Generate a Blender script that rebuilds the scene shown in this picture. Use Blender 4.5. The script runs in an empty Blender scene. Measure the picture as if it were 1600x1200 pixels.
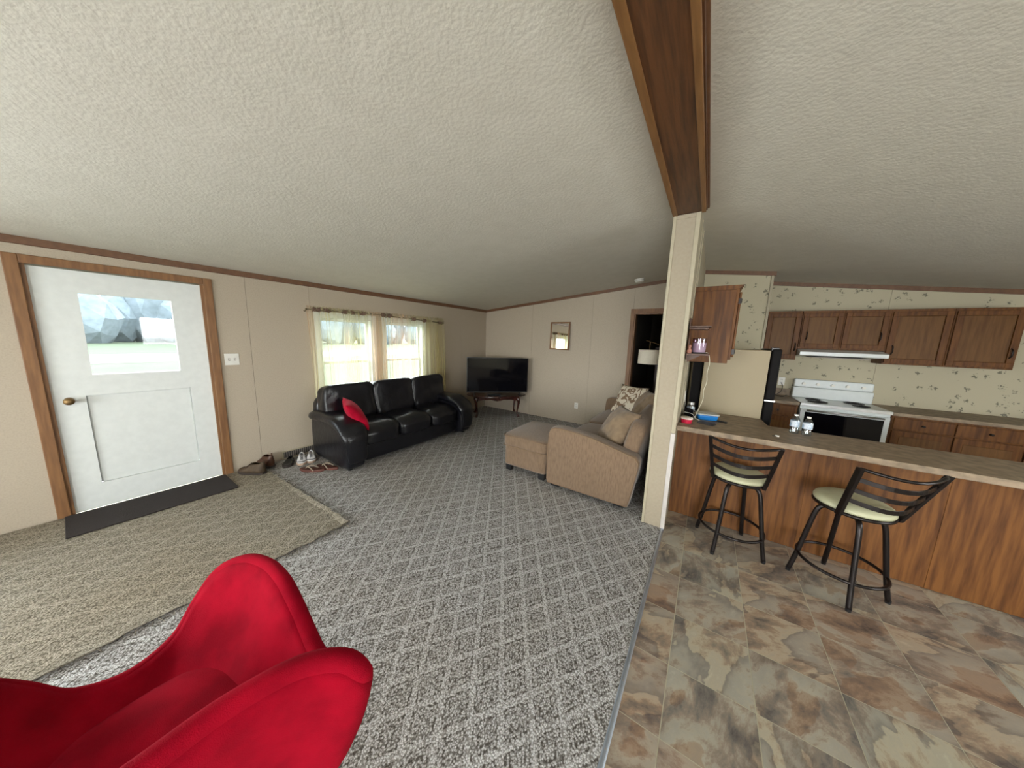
import bpy, bmesh, math, random
from mathutils import Vector, Matrix, noise
R = math.radians
PI = math.pi
random.seed(7)
scene = bpy.context.scene
C = scene.collection

# ------------------------------------------------------------------ camera
CAMZ = 1.55
YAW, PITCH, ROLL = 0.581813, 0.151507, 0.032185
fw = Vector((-math.sin(YAW) * math.cos(PITCH), math.cos(YAW) * math.cos(PITCH), -math.sin(PITCH)))
rt = Vector((math.cos(YAW), math.sin(YAW), 0))
up = rt.cross(fw)
r2 = rt * math.cos(ROLL) + up * math.sin(ROLL)
u2 = -rt * math.sin(ROLL) + up * math.cos(ROLL)
cam = bpy.data.cameras.new('camera')
cam.sensor_width = 36
cam.lens = 460.1 / 1600 * 36
cam.clip_start = 0.02
camo = bpy.data.objects.new('camera', cam)
C.objects.link(camo)
camo.matrix_world = Matrix(((r2.x, u2.x, -fw.x, 0), (r2.y, u2.y, -fw.y, 0), (r2.z, u2.z, -fw.z, CAMZ), (0, 0, 0, 1)))
scene.camera = camo
# ------------------------------------------------------------------ world and light
w = bpy.data.worlds.new('sky')
scene.world = w
w.use_nodes = True
nt = w.node_tree
bg = nt.nodes['Background']
tc = nt.nodes.new('ShaderNodeTexCoord')
sep = nt.nodes.new('ShaderNodeSeparateXYZ')
nt.links.new(tc.outputs['Generated'], sep.inputs[0])
cr = nt.nodes.new('ShaderNodeValToRGB')
cr.color_ramp.elements[0].position = 0.0
cr.color_ramp.elements[0].color = (1.0, 0.98, 0.97, 1)
cr.color_ramp.elements[1].position = 0.6
cr.color_ramp.elements[1].color = (0.84, 0.92, 1.0, 1)
nt.links.new(sep.outputs['Z'], cr.inputs[0])
nt.links.new(cr.outputs[0], bg.inputs[0])
bg.inputs[1].default_value = 6.0
scene.view_settings.view_transform = 'Standard'
scene.view_settings.look = 'None'
scene.view_settings.gamma = 1
scene.view_settings.use_curve_mapping = False
scene.view_settings.exposure = 0.86
scene.cycles.max_bounces = 10
scene.cycles.diffuse_bounces = 6
scene.cycles.transparent_max_bounces = 24
scene.cycles.sample_clamp_indirect = 6


def win_light(name, loc, rot, sx, sy, energy, col=(0.9, 0.95, 1.0)):
    l = bpy.data.lights.new(name, 'AREA')
    l.shape = 'RECTANGLE'
    l.size, l.size_y, l.energy, l.color = sx, sy, energy, col
    o = bpy.data.objects.new(name, l)
    C.objects.link(o)
    o.location = loc
    o.rotation_euler = rot
    return o


# daylight entering through the window openings (outside the panes); last one is added fill
for y_, z_, sy_, sz_ in ((2.19, 1.17, 0.74, 1.21), (3.125, 1.17, 0.74, 1.21)):
    win_light('window_portal', (-4.34, y_, z_), (0, R(-90), 0), sz_, sy_, 1).data.cycles.is_portal = True
win_light('daylight_patio', (1.6, -3.9, 1.15), (R(90), 0, 0), 2.2, 1.9, 165, (1.0, 0.962, 0.968))
win_light('daylight_near', (-2.1, -3.9, 1.3), (R(90), 0, 0), 1.7, 1.1, 95, (1.0, 0.962, 0.968))
win_light('daylight_sink', (4.35, 1.8, 1.4), (0, R(90), 0), 1.0, 1.5, 60, (1.0, 0.962, 0.968))


win_light('added_side_light', (-4.5, -1.9, 1.25), (0, R(-90), 0), 1.1, 1.4, 130, (0.95, 0.97, 1.0))  # fill light added at an invented, unseen window to brighten the far wall

# ------------------------------------------------------------------ materials
def mat(name, col, rough=0.6, metal=0.0, col2=None, nscale=20, detail=4, stretch=(1, 1, 1), ramp=(0.35, 0.65), bump=None,
        bscale=None, bstretch=(1, 1, 1), spec=0.5, coat=0, sheen=0, alpha=None, trans=0, emit=0, perobj=0.0):
    m = bpy.data.materials.new(name)
    m.use_nodes = True
    n = m.node_tree.nodes
    l = m.node_tree.links
    b = n['Principled BSDF']
    b.inputs['Base Color'].default_value = (*col, 1)
    b.inputs['Roughness'].default_value = rough
    b.inputs['Metallic'].default_value = metal
    b.inputs['Specular IOR Level'].default_value = spec
    b.inputs['Coat Weight'].default_value = coat
    b.inputs['Sheen Weight'].default_value = sheen
    b.inputs['Transmission Weight'].default_value = trans
    if alpha is not None:
        b.inputs['Alpha'].default_value = alpha
    if emit:
        b.inputs['Emission Color'].default_value = (*col, 1)
        b.inputs['Emission Strength'].default_value = emit
    t = n.new('ShaderNodeTexCoord')
    if col2 is None:
        col2 = tuple(c * 0.9 for c in col)
    mp = n.new('ShaderNodeMapping')
    mp.inputs['Scale'].default_value = stretch
    l.new(t.outputs['Object'], mp.inputs[0])
    if perobj:
        oi = n.new('ShaderNodeObjectInfo')
        mu = n.new('ShaderNodeMath')
        mu.operation = 'MULTIPLY'
        mu.inputs[1].default_value = perobj
        l.new(oi.outputs['Random'], mu.inputs[0])
        cx = n.new('ShaderNodeCombineXYZ')
        l.new(mu.outputs[0], cx.inputs[0])
        l.new(mu.outputs[0], cx.inputs[1])
        l.new(cx.outputs[0], mp.inputs['Location'])
    nz = n.new('ShaderNodeTexNoise')
    nz.inputs['Scale'].default_value = nscale
    nz.inputs['Detail'].default_value = detail
    l.new(mp.outputs[0], nz.inputs[0])
    rp = n.new('ShaderNodeValToRGB')
    rp.color_ramp.elements[0].position = ramp[0]
    rp.color_ramp.elements[1].position = ramp[1]
    rp.color_ramp.elements[0].color = (*col, 1)
    rp.color_ramp.elements[1].color = (*col2, 1)
    l.new(nz.outputs['Fac'], rp.inputs[0])
    l.new(rp.outputs[0], b.inputs['Base Color'])
    if bump:
        bm_ = n.new('ShaderNodeBump')
        bm_.inputs['Strength'].default_value = bump
        bm_.inputs['Distance'].default_value = 0.01
        n2 = n.new('ShaderNodeTexNoise')
        n2.inputs['Scale'].default_value = bscale or nscale
        n2.inputs['Detail'].default_value = 5
        mp2 = n.new('ShaderNodeMapping')
        mp2.inputs['Scale'].default_value = bstretch
        l.new(t.outputs['Object'], mp2.inputs[0])
        l.new(mp2.outputs[0], n2.inputs[0])
        l.new(n2.outputs['Fac'], bm_.inputs['Height'])
        l.new(bm_.outputs[0], b.inputs['Normal'])
    return m


M = {}
M['wall'] = mat('wallboard', (0.45, 0.385, 0.30), 0.75, col2=(0.40, 0.34, 0.265), nscale=110, detail=6, bump=0.08, bscale=250, ramp=(0.42, 0.72))
M['ceiling'] = mat('textured_ceiling', (0.60, 0.57, 0.495), 0.85, col2=(0.57, 0.54, 0.465), nscale=9, detail=8, bump=0.26, bscale=60)
M['crown'] = mat('brown_moulding', (0.16, 0.075, 0.035), 0.5, col2=(0.12, 0.055, 0.026), nscale=30)
M['beam'] = mat('dark_oak_beam', (0.115, 0.044, 0.014), 0.5, col2=(0.045, 0.018, 0.007), nscale=7, detail=8, stretch=(9, 0.55, 3), ramp=(0.4, 0.7), bump=0.12, bscale=60, bstretch=(6, 0.3, 1))
M['beamedge'] = mat('light_oak_edge', (0.22, 0.105, 0.034), 0.45, col2=(0.16, 0.072, 0.022), nscale=20, stretch=(3, 0.3, 3))
M['oak'] = mat('orange_oak', (0.150, 0.058, 0.013), 0.5, col2=(0.068, 0.023, 0.005), spec=0.25, nscale=6, detail=8, stretch=(7, 7, 0.55), ramp=(0.38, 0.68), bump=0.05, bscale=60, bstretch=(6, 6, 0.3))
M['oakdoor'] = mat('golden_oak_panel', (0.145, 0.066, 0.018), 0.5, spec=0.25, col2=(0.095, 0.04, 0.010), nscale=7, detail=8, stretch=(6, 6, 0.55), ramp=(0.38, 0.68))
M['trimwood'] = mat('door_casing_wood', (0.25, 0.12, 0.045), 0.5, col2=(0.17, 0.075, 0.028), nscale=8, stretch=(6, 6, 0.6))
M['darkwood'] = mat('cherry_wood', (0.062, 0.014, 0.009), 0.22, col2=(0.03, 0.008, 0.006), nscale=8, stretch=(2, 8, 2), coat=0.3)
M['walnut'] = mat('walnut_shelf_wood', (0.10, 0.04, 0.018), 0.45, col2=(0.05, 0.02, 0.01), nscale=12, stretch=(1, 6, 3))
M['leather'] = mat('black_leather', (0.006, 0.006, 0.009), 0.30, col2=(0.004, 0.004, 0.006), nscale=12, bump=0.45, bscale=16, spec=0.5)
M['tan'] = mat('tan_upholstery', (0.185, 0.12, 0.072), 0.9, col2=(0.135, 0.086, 0.05), nscale=70, detail=6, stretch=(1, 1, 0.25), bump=0.25, bscale=220, bstretch=(1, 1, 0.12), sheen=0.25, ramp=(0.4, 0.7))
M['tanpipe'] = mat('tan_piping', (0.20, 0.128, 0.075), 0.9)
M['khaki'] = mat('khaki_pillow_cloth', (0.215, 0.15, 0.09), 0.95, col2=(0.155, 0.105, 0.062), nscale=18, bump=0.3, bscale=14, sheen=0.2)
M['red'] = mat('red_wool_felt', (0.31, 0.002, 0.014), 0.95, col2=(0.21, 0.001, 0.009), nscale=9, detail=7, bump=0.3, bscale=450, sheen=0.0, spec=0.08)
M['redvelvet'] = mat('crimson_velvet', (0.40, 0.002, 0.024), 0.85, col2=(0.30, 0.001, 0.016), nscale=18, sheen=0.05, spec=0.1)
M['blackmetal'] = mat('black_bronze_metal', (0.018, 0.013, 0.012), 0.33, 0.6, col2=(0.012, 0.009, 0.008))
M['chrome'] = mat('brushed_metal', (0.6, 0.6, 0.6), 0.3, 1.0)
M['steel'] = mat('threshold_metal', (0.55, 0.62, 0.72), 0.35, 0.9)
M['cream'] = mat('cream_vinyl', (0.50, 0.47, 0.32), 0.5, col2=(0.42, 0.385, 0.25), nscale=10, bump=0.1, bscale=10)
M['counter'] = mat('brown_laminate', (0.30, 0.225, 0.15), 0.5, spec=0.3, col2=(0.16, 0.118, 0.08), nscale=16, detail=10, ramp=(0.35, 0.68))
M['fridgeside'] = mat('beige_textured_steel', (0.31, 0.25, 0.15), 0.5, col2=(0.285, 0.23, 0.135), nscale=200, bump=0.15, bscale=300)
M['black'] = mat('black_plastic', (0.012, 0.012, 0.013), 0.35)
M['fridgedoor'] = mat('satin_black_door', (0.006, 0.005, 0.005), 0.6, spec=0.1)
M['gloss'] = mat('glossy_black', (0.004, 0.004, 0.006), 0.06, spec=0.3)
M['white'] = mat('white_plastic', (0.75, 0.74, 0.69), 0.4, col2=(0.70, 0.69, 0.64))
M['enamel'] = mat('white_enamel', (0.72, 0.76, 0.76), 0.25, col2=(0.69, 0.73, 0.73))
M['vinylframe'] = mat('white_window_vinyl', (0.72, 0.75, 0.74), 0.4, col2=(0.68, 0.71, 0.7))
M['paleface'] = mat('pale_post_board', (0.325, 0.275, 0.20), 0.7, col2=(0.30, 0.25, 0.18), nscale=50, detail=6)
M['paletrim'] = mat('pale_corner_trim', (0.37, 0.325, 0.23), 0.55, col2=(0.34, 0.30, 0.21), nscale=30)
M['whitetrim'] = mat('whitish_corner_trim', (0.50, 0.46, 0.43), 0.5)
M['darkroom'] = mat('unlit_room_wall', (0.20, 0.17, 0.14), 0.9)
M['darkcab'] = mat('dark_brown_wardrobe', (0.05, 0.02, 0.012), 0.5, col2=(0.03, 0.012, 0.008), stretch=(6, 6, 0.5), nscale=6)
M['shade'] = mat('cream_lampshade_linen', (0.80, 0.74, 0.62), 0.9, col2=(0.74, 0.68, 0.56), nscale=90)
M['brass'] = mat('dull_brass', (0.25, 0.16, 0.07), 0.4, 0.8)
M['brownleather'] = mat('brown_shoe_leather', (0.085, 0.035, 0.018), 0.45, col2=(0.05, 0.02, 0.011), nscale=25, bump=0.1, bscale=80)
M['tanleather'] = mat('olive_brown_suede', (0.075, 0.048, 0.024), 0.7, col2=(0.05, 0.03, 0.016), nscale=25)
M['blackshoe'] = mat('black_shoe_leather', (0.01, 0.01, 0.01), 0.25)
M['sole'] = mat('dark_rubber_sole', (0.03, 0.02, 0.015), 0.8)
M['whiteshoe'] = mat('white_sneaker_leather', (0.68, 0.67, 0.68), 0.5)
M['sneakersole'] = mat('tan_gum_sole', (0.42, 0.30, 0.22), 0.7)
M['insole'] = mat('dark_insole', (0.02, 0.012, 0.009), 0.9)
M['flip'] = mat('reddish_brown_foam', (0.10, 0.03, 0.018), 0.7, col2=(0.075, 0.022, 0.013))
M['thong'] = mat('light_thong_strap', (0.33, 0.26, 0.19), 0.6)
M['mat'] = mat('dark_doormat_pile', (0.028, 0.02, 0.018), 0.95, col2=(0.018, 0.013, 0.012), nscale=200, bump=0.5, bscale=300)
M['grey'] = mat('grey_metal_grille', (0.24, 0.21, 0.19), 0.5, 0.3)
M['blue'] = mat('blue_plastic', (0.01, 0.16, 0.47), 0.35)
M['foil'] = mat('clear_container_lid', (0.42, 0.45, 0.45), 0.2, col2=(0.35, 0.36, 0.34), nscale=40)
M['redplastic'] = mat('red_tub_plastic', (0.55, 0.01, 0.05), 0.4)
M['whitelid'] = mat('cream_tub_lid', (0.68, 0.62, 0.55), 0.5)
M['darkgrey'] = mat('dark_grey_leatherette', (0.035, 0.032, 0.032), 0.55)
M['lilac'] = mat('lilac_candle_wax', (0.40, 0.30, 0.38), 0.5, col2=(0.46, 0.36, 0.43), nscale=20)
M['pink'] = mat('peach_ceramic', (0.55, 0.25, 0.18), 0.5, col2=(0.25, 0.10, 0.07), nscale=60)
M['cord'] = mat('cream_cord_plastic', (0.62, 0.58, 0.45), 0.5)
M['cushionseat'] = mat('pale_olive_seat_vinyl', (0.42, 0.41, 0.27), 0.5, col2=(0.37, 0.36, 0.23), nscale=15)
M['grass'] = mat('lawn_grass', (0.065, 0.082, 0.042), 0.95, col2=(0.05, 0.066, 0.032), nscale=0.7, detail=8)
M['road'] = mat('pale_gravel', (0.13, 0.11, 0.10), 0.95)
M['hedge'] = mat('hazy_tree_foliage', (0.15, 0.18, 0.20), 0.95, col2=(0.115, 0.14, 0.15), nscale=1.5)  # bluish distance haze put into the foliage colour
M['twig'] = mat('brown_twig_swag', (0.11, 0.065, 0.04), 0.8, col2=(0.2, 0.12, 0.09), nscale=40)
M['rodmetal'] = mat('antique_curtain_rod', (0.13, 0.10, 0.05), 0.4, 0.6)
M['label'] = mat('pale_bottle_label', (0.55, 0.60, 0.66), 0.5, col2=(0.25, 0.36, 0.48), nscale=50, ramp=(0.5, 0.62))


def glassmat(name, col, alpha, rough=0.02):
    m = bpy.data.materials.new(name)
    m.use_nodes = True
    n = m.node_tree.nodes
    l = m.node_tree.links
    n.remove(n['Principled BSDF'])
    tr = n.new('ShaderNodeBsdfTransparent')
    tr.inputs[0].default_value = (*col, 1)
    g = n.new('ShaderNodeBsdfGlossy')
    g.inputs['Roughness'].default_value = rough
    mx = n.new('ShaderNodeMixShader')
    mx.inputs[0].default_value = alpha
    l.new(tr.outputs[0], mx.inputs[1])
    l.new(g.outputs[0], mx.inputs[2])
    l.new(mx.outputs[0], n['Material Output'].inputs[0])
    return m


M['glass'] = glassmat('window_glass', (0.95, 0.98, 0.98), 0.02)
M['clear'] = glassmat('clear_bottle_plastic', (0.80, 0.86, 0.90), 0.18, 0.08)
M['jar'] = glassmat('jar_glass', (0.85, 0.80, 0.86), 0.05)
m = bpy.data.materials.new('mirror_glass')
m.use_nodes = True
b = m.node_tree.nodes['Principled BSDF']
b.inputs['Metallic'].default_value = 1
b.inputs['Roughness'].default_value = 0.015
b.inputs['Base Color'].default_value = (0.86, 0.84, 0.78, 1)
M['mirror'] = m


def sheer_mat():
    m = bpy.data.materials.new('sheer_voile')
    m.use_nodes = True
    n = m.node_tree.nodes
    l = m.node_tree.links
    n.remove(n['Principled BSDF'])
    at = n.new('ShaderNodeTexCoord')
    mp = n.new('ShaderNodeMapping')
    mp.inputs['Scale'].default_value = (1, 2.4, 0.25)
    l.new(at.outputs['Object'], mp.inputs[0])
    nz = n.new('ShaderNodeTexNoise')
    nz.inputs['Scale'].default_value = 1.6
    nz.inputs['Detail'].default_value = 2
    l.new(mp.outputs[0], nz.inputs[0])
    rp = n.new('ShaderNodeValToRGB')
    e = rp.color_ramp.elements
    e[0].position, e[0].color = 0.38, (0.84, 0.76, 0.44, 1)
    e[1].position, e[1].color = 0.52, (0.88, 0.83, 0.58, 1)
    x = e.new(0.66)
    x.color = (0.90, 0.64, 0.45, 1)
    l.new(nz.outputs['Fac'], rp.inputs[0])
    tr = n.new('ShaderNodeBsdfTransparent')
    tr.inputs[0].default_value = (1, 1, 0.97, 1)
    df = n.new('ShaderNodeBsdfDiffuse')
    tl = n.new('ShaderNodeBsdfTranslucent')
    l.new(rp.outputs[0], df.inputs[0])
    l.new(rp.outputs[0], tl.inputs[0])
    a = n.new('ShaderNodeMixShader')
    a.inputs[0].default_value = 0.55
    l.new(df.outputs[0], a.inputs[1])
    l.new(tl.outputs[0], a.inputs[2])
    mx = n.new('ShaderNodeMixShader')
    # thin cloth: the more obliquely one looks through it, the more thread is in the way
    lw = n.new('ShaderNodeLayerWeight')
    lw.inputs[0].default_value = 0.35
    mr = n.new('ShaderNodeMapRange')
    mr.inputs[1].default_value = 0
    mr.inputs[2].default_value = 1
    mr.inputs[3].default_value = 0.24
    mr.inputs[4].default_value = 0.92
    l.new(lw.outputs['Facing'], mr.inputs[0])
    l.new(mr.outputs[0], mx.inputs[0])
    l.new(tr.outputs[0], mx.inputs[1])
    l.new(a.outputs[0], mx.inputs[2])
    l.new(mx.outputs[0], n['Material Output'].inputs[0])
    return m


M['sheer'] = sheer_mat()


def mth(n, l, op, a, b=None, c=None):
    k = n.new('ShaderNodeMath')
    k.operation = op
    for i, v in enumerate((a, b, c)):
        if v is None:
            continue
        if isinstance(v, (int, float)):
            k.inputs[i].default_value = v
        else:
            l.new(v, k.inputs[i])
    return k.outputs[0]


def carpet_mat(name, pale, dark, line, off=(0, 0)):
    m = bpy.data.materials.new(name)
    m.use_nodes = True
    n = m.node_tree.nodes
    l = m.node_tree.links
    b = n['Principled BSDF']
    b.inputs['Roughness'].default_value = 0.95
    b.inputs['Specular IOR Level'].default_value = 0.15
    t = n.new('ShaderNodeTexCoord')
    # wobble
    wn = n.new('ShaderNodeTexNoise')
    wn.inputs['Scale'].default_value = 60
    wn.inputs['Detail'].default_value = 2
    l.new(t.outputs['Object'], wn.inputs[0])
    s = n.new('ShaderNodeSeparateXYZ')
    l.new(t.outputs['Object'], s.inputs[0])
    wob = mth(n, l, 'MULTIPLY', mth(n, l, 'SUBTRACT', wn.outputs['Fac'], 0.5), 0.14)
    X = mth(n, l, 'DIVIDE', s.outputs['X'], 0.155)
    Y = mth(n, l, 'DIVIDE', s.outputs['Y'], 0.2215)
    u = mth(n, l, 'ADD', mth(n, l, 'ADD', mth(n, l, 'ADD', X, Y), 0.5 - 0.22 + off[0]), wob)
    v = mth(n, l, 'ADD', mth(n, l, 'ADD', mth(n, l, 'SUBTRACT', X, Y), 0.5 - 0.445 + off[1]), wob)
    du = mth(n, l, 'ABSOLUTE', mth(n, l, 'SUBTRACT', mth(n, l, 'FRACT', u), 0.5))
    dv = mth(n, l, 'ABSOLUTE', mth(n, l, 'SUBTRACT', mth(n, l, 'FRACT', v), 0.5))
    d = mth(n, l, 'MINIMUM', du, dv)           # 0 on a lattice line, 0.5 in the centre of a cell
    # profile over d : pale line, dark groove, mid ring, dark core ...
    rp = n.new('ShaderNodeValToRGB')
    e = rp.color_ramp.elements
    e[0].position, e[0].color = 0.0, (1, 1, 1, 1)
    e[1].position, e[1].color = 1.0, (0.22, 0.22, 0.22, 1)
    for p, g in ((0.085, 1.0), (0.115, 0.10), (0.15, 0.12), (0.18, 0.62), (0.25, 0.70), (0.28, 0.12), (0.32, 0.15), (0.36, 0.55), (0.44, 0.62)):
        x = e.new(p)
        x.color = (g, g, g, 1)
    l.new(d, rp.inputs[0])
    # loops of yarn
    vo = n.new('ShaderNodeTexVoronoi')
    vo.inputs['Scale'].default_value = 150
    mp = n.new('ShaderNodeMapping')
    mp.inputs['Scale'].default_value = (1, 0.75, 1)
    mp.inputs['Rotation'].default_value = (0, 0, 0.6)
    l.new(t.outputs['Object'], mp.inputs[0])
    l.new(mp.outputs[0], vo.inputs['Vector'])
    loop = n.new('ShaderNodeMapRange')
    loop.inputs[1].default_value = 0.15
    loop.inputs[2].default_value = 0.75
    loop.inputs[3].default_value = 1.0
    loop.inputs[4].default_value = 0.0
    l.new(vo.outputs['Distance'], loop.inputs[0])
    n3 = n.new('ShaderNodeTexNoise')
    n3.inputs['Scale'].default_value = 260
    n3.inputs['Detail'].default_value = 3
    l.new(t.outputs['Object'], n3.inputs[0])
    val = mth(n, l, 'ADD', mth(n, l, 'MULTIPLY', rp.outputs[0], 0.36), mth(n, l, 'MULTIPLY', loop.outputs[0], 0.78))
    val = mth(n, l, 'ADD', val, mth(n, l, 'MULTIPLY', mth(n, l, 'SUBTRACT', n3.outputs['Fac'], 0.5), 0.7))
    cr = n.new('ShaderNodeValToRGB')
    e = cr.color_ramp.elements
    e[0].position, e[0].color = 0.10, (*dark, 1)
    e[1].position, e[1].color = 0.95, (*line, 1)
    x = e.new(0.5)
    x.color = (*pale, 1)
    l.new(val, cr.inputs[0])
    # large soft soiling
    n4 = n.new('ShaderNodeTexNoise')
    n4.inputs['Scale'].default_value = 0.9
    n4.inputs['Detail'].default_value = 4
    l.new(t.outputs['Object'], n4.inputs[0])
    mx = n.new('ShaderNodeMix')
    mx.data_type = 'RGBA'
    mx.blend_type = 'MULTIPLY'
    k = n.new('ShaderNodeMapRange')
    k.inputs[1].default_value = 0.45
    k.inputs[2].default_value = 0.75
    k.inputs[3].default_value = 0.0
    k.inputs[4].default_value = 0.35
    l.new(n4.outputs['Fac'], k.inputs[0])
    l.new(k.outputs[0], mx.inputs[0])
    l.new(cr.outputs[0], mx.inputs[6])
    mx.inputs[7].default_value = (0.8, 0.68, 0.5, 1)
    l.new(mx.outputs[2], b.inputs['Base Color'])
    bp = n.new('ShaderNodeBump')
    bp.inputs['Strength'].default_value = 0.7
    bp.inputs['Distance'].default_value = 0.005
    l.new(val, bp.inputs['Height'])
    l.new(bp.outputs[0], b.inputs['Normal'])
    return m


M['carpet'] = carpet_mat('diamond_loop_carpet', (0.285, 0.273, 0.258), (0.075, 0.066, 0.057), (0.52, 0.515, 0.515))
M['remnant'] = carpet_mat('worn_loop_carpet', (0.235, 0.208, 0.162), (0.10, 0.085, 0.06), (0.37, 0.33, 0.265), (0.4, 0.15))


def tile_mat():
    m = bpy.data.materials.new('slate_look_vinyl')
    m.use_nodes = True
    n = m.node_tree.nodes
    l = m.node_tree.links
    b = n['Principled BSDF']
    b.inputs['Roughness'].default_value = 0.5
    b.inputs['Specular IOR Level'].default_value = 0.3
    t = n.new('ShaderNodeTexCoord')
    oi = n.new('ShaderNodeObjectInfo')
    r = mth(n, l, 'MULTIPLY', oi.outputs['Random'], 40)
    cx = n.new('ShaderNodeCombineXYZ')
    l.new(r, cx.inputs[0])
    l.new(mth(n, l, 'MULTIPLY', oi.outputs['Random'], 17), cx.inputs[1])
    rot = n.new('ShaderNodeVectorRotate')
    rot.rotation_type = 'Z_AXIS'
    l.new(t.outputs['Object'], rot.inputs[0])
    l.new(mth(n, l, 'ADD', mth(n, l, 'MULTIPLY', oi.outputs['Random'], 1.6), 1.6), rot.inputs['Angle'])
    add = n.new('ShaderNodeVectorMath')
    l.new(rot.outputs[0], add.inputs[0])
    l.new(cx.outputs[0], add.inputs[1])
    mp = n.new('ShaderNodeMapping')
    mp.inputs['Scale'].default_value = (1, 1.8, 1)
    l.new(add.outputs[0], mp.inputs[0])
    a = n.new('ShaderNodeTexNoise')
    a.inputs['Scale'].default_value = 3.6
    a.inputs['Detail'].default_value = 9
    a.inputs['Roughness'].default_value = 0.72
    a.inputs['Distortion'].default_value = 0.3
    l.new(mp.outputs[0], a.inputs[0])
    c1 = n.new('ShaderNodeValToRGB')
    e = c1.color_ramp.elements
    e[0].position, e[0].color = 0.30, (0.075, 0.068, 0.065, 1)
    e[1].position, e[1].color = 0.74, (0.42, 0.395, 0.33, 1)
    for p, c in ((0.40, (0.17, 0.15, 0.135)), (0.47, (0.25, 0.20, 0.16)), (0.53, (0.33, 0.30, 0.25)), (0.60, (0.30, 0.28, 0.245))):
        x = e.new(p)
        x.color = (*c, 1)
    l.new(a.outputs['Fac'], c1.inputs[0])
    # slate ledges: sharp-edged cleft patches
    g = n.new('ShaderNodeTexNoise')
    g.inputs['Scale'].default_value = 1.9
    g.inputs['Detail'].default_value = 5
    g.inputs['Distortion'].default_value = 0.25
    l.new(mp.outputs[0], g.inputs[0])
    c2 = n.new('ShaderNodeValToRGB')
    c2.color_ramp.interpolation = 'LINEAR'
    e = c2.color_ramp.elements
    e[0].position, e[0].color = 0.0, (1.05, 0.97, 0.9, 1)
    e[1].position, e[1].color = 1.0, (0.82, 0.72, 0.66, 1)
    for p, c in ((0.455, (1.08, 1.03, 0.95)), (0.462, (0.55, 0.53, 0.55)), (0.50, (0.80, 0.80, 0.82)), (0.60, (1.0, 1.0, 1.0)), (0.607, (0.84, 0.70, 0.62))):
        x = e.new(p)
        x.color = (*c, 1)
    l.new(g.outputs['Fac'], c2.inputs[0])
    mx = n.new('ShaderNodeMix')
    mx.data_type = 'RGBA'
    mx.blend_type = 'MULTIPLY'
    mx.inputs[0].default_value = 0.9
    l.new(c1.outputs[0], mx.inputs[6])
    l.new(c2.outputs[0], mx.inputs[7])
    hs = n.new('ShaderNodeMix')
    hs.data_type = 'RGBA'
    hs.blend_type = 'MULTIPLY'
    hs.inputs[0].default_value = 0.7
    c3 = n.new('ShaderNodeValToRGB')
    e = c3.color_ramp.elements
    e[0].position, e[0].color = 0, (1.05, 1.08, 1.0, 1)
    e[1].position, e[1].color = 1, (1.0, 0.82, 0.70, 1)
    l.new(oi.outputs['Random'], c3.inputs[0])
    l.new(mx.outputs[2], hs.inputs[6])
    l.new(c3.outputs[0], hs.inputs[7])
    l.new(hs.outputs[2], b.inputs['Base Color'])
    bp = n.new('ShaderNodeBump')
    bp.inputs['Strength'].default_value = 0.12
    bp.inputs['Distance'].default_value = 0.006
    l.new(a.outputs['Fac'], bp.inputs['Height'])
    l.new(bp.outputs[0], b.inputs['Normal'])
    return m


M['tile'] = tile_mat()
M['grout'] = mat('olive_grout', (0.40, 0.37, 0.27), 0.8)


def blotch_mat(name, base, cols, scale, thr, rough=0.8, plane='XZ', big=None):
    """small scattered printed sprigs (voronoi cells broken up by noise) on a plain ground"""
    m = bpy.data.materials.new(name)
    m.use_nodes = True
    n = m.node_tree.nodes
    l = m.node_tree.links
    b = n['Principled BSDF']
    b.inputs['Roughness'].default_value = rough
    t = n.new('ShaderNodeTexCoord')
    vo = n.new('ShaderNodeTexVoronoi')
    vo.inputs['Scale'].default_value = scale
    l.new(t.outputs['Object'], vo.inputs['Vector'])
    nz = n.new('ShaderNodeTexNoise')
    nz.inputs['Scale'].default_value = scale * 5
    nz.inputs['Detail'].default_value = 4
    l.new(t.outputs['Object'], nz.inputs[0])
    s = mth(n, l, 'ADD', vo.outputs['Distance'], mth(n, l, 'MULTIPLY', mth(n, l, 'SUBTRACT', nz.outputs['Fac'], 0.5), 1.3))
    rp = n.new('ShaderNodeValToRGB')
    e = rp.color_ramp.elements
    e[0].position, e[0].color = thr * 0.45, (*cols[0], 1)
    e[1].position, e[1].color = thr, (*base, 1)
    x = e.new(thr * 0.8)
    x.color = (*cols[1], 1)
    l.new(s, rp.inputs[0])
    l.new(rp.outputs[0], b.inputs['Base Color'])
    return m


M['wallpaper'] = blotch_mat('sprigged_wallpaper', (0.47, 0.425, 0.305), ((0.16, 0.15, 0.11), (0.33, 0.30, 0.22)), 10, 0.19)
M['floral'] = None


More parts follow.
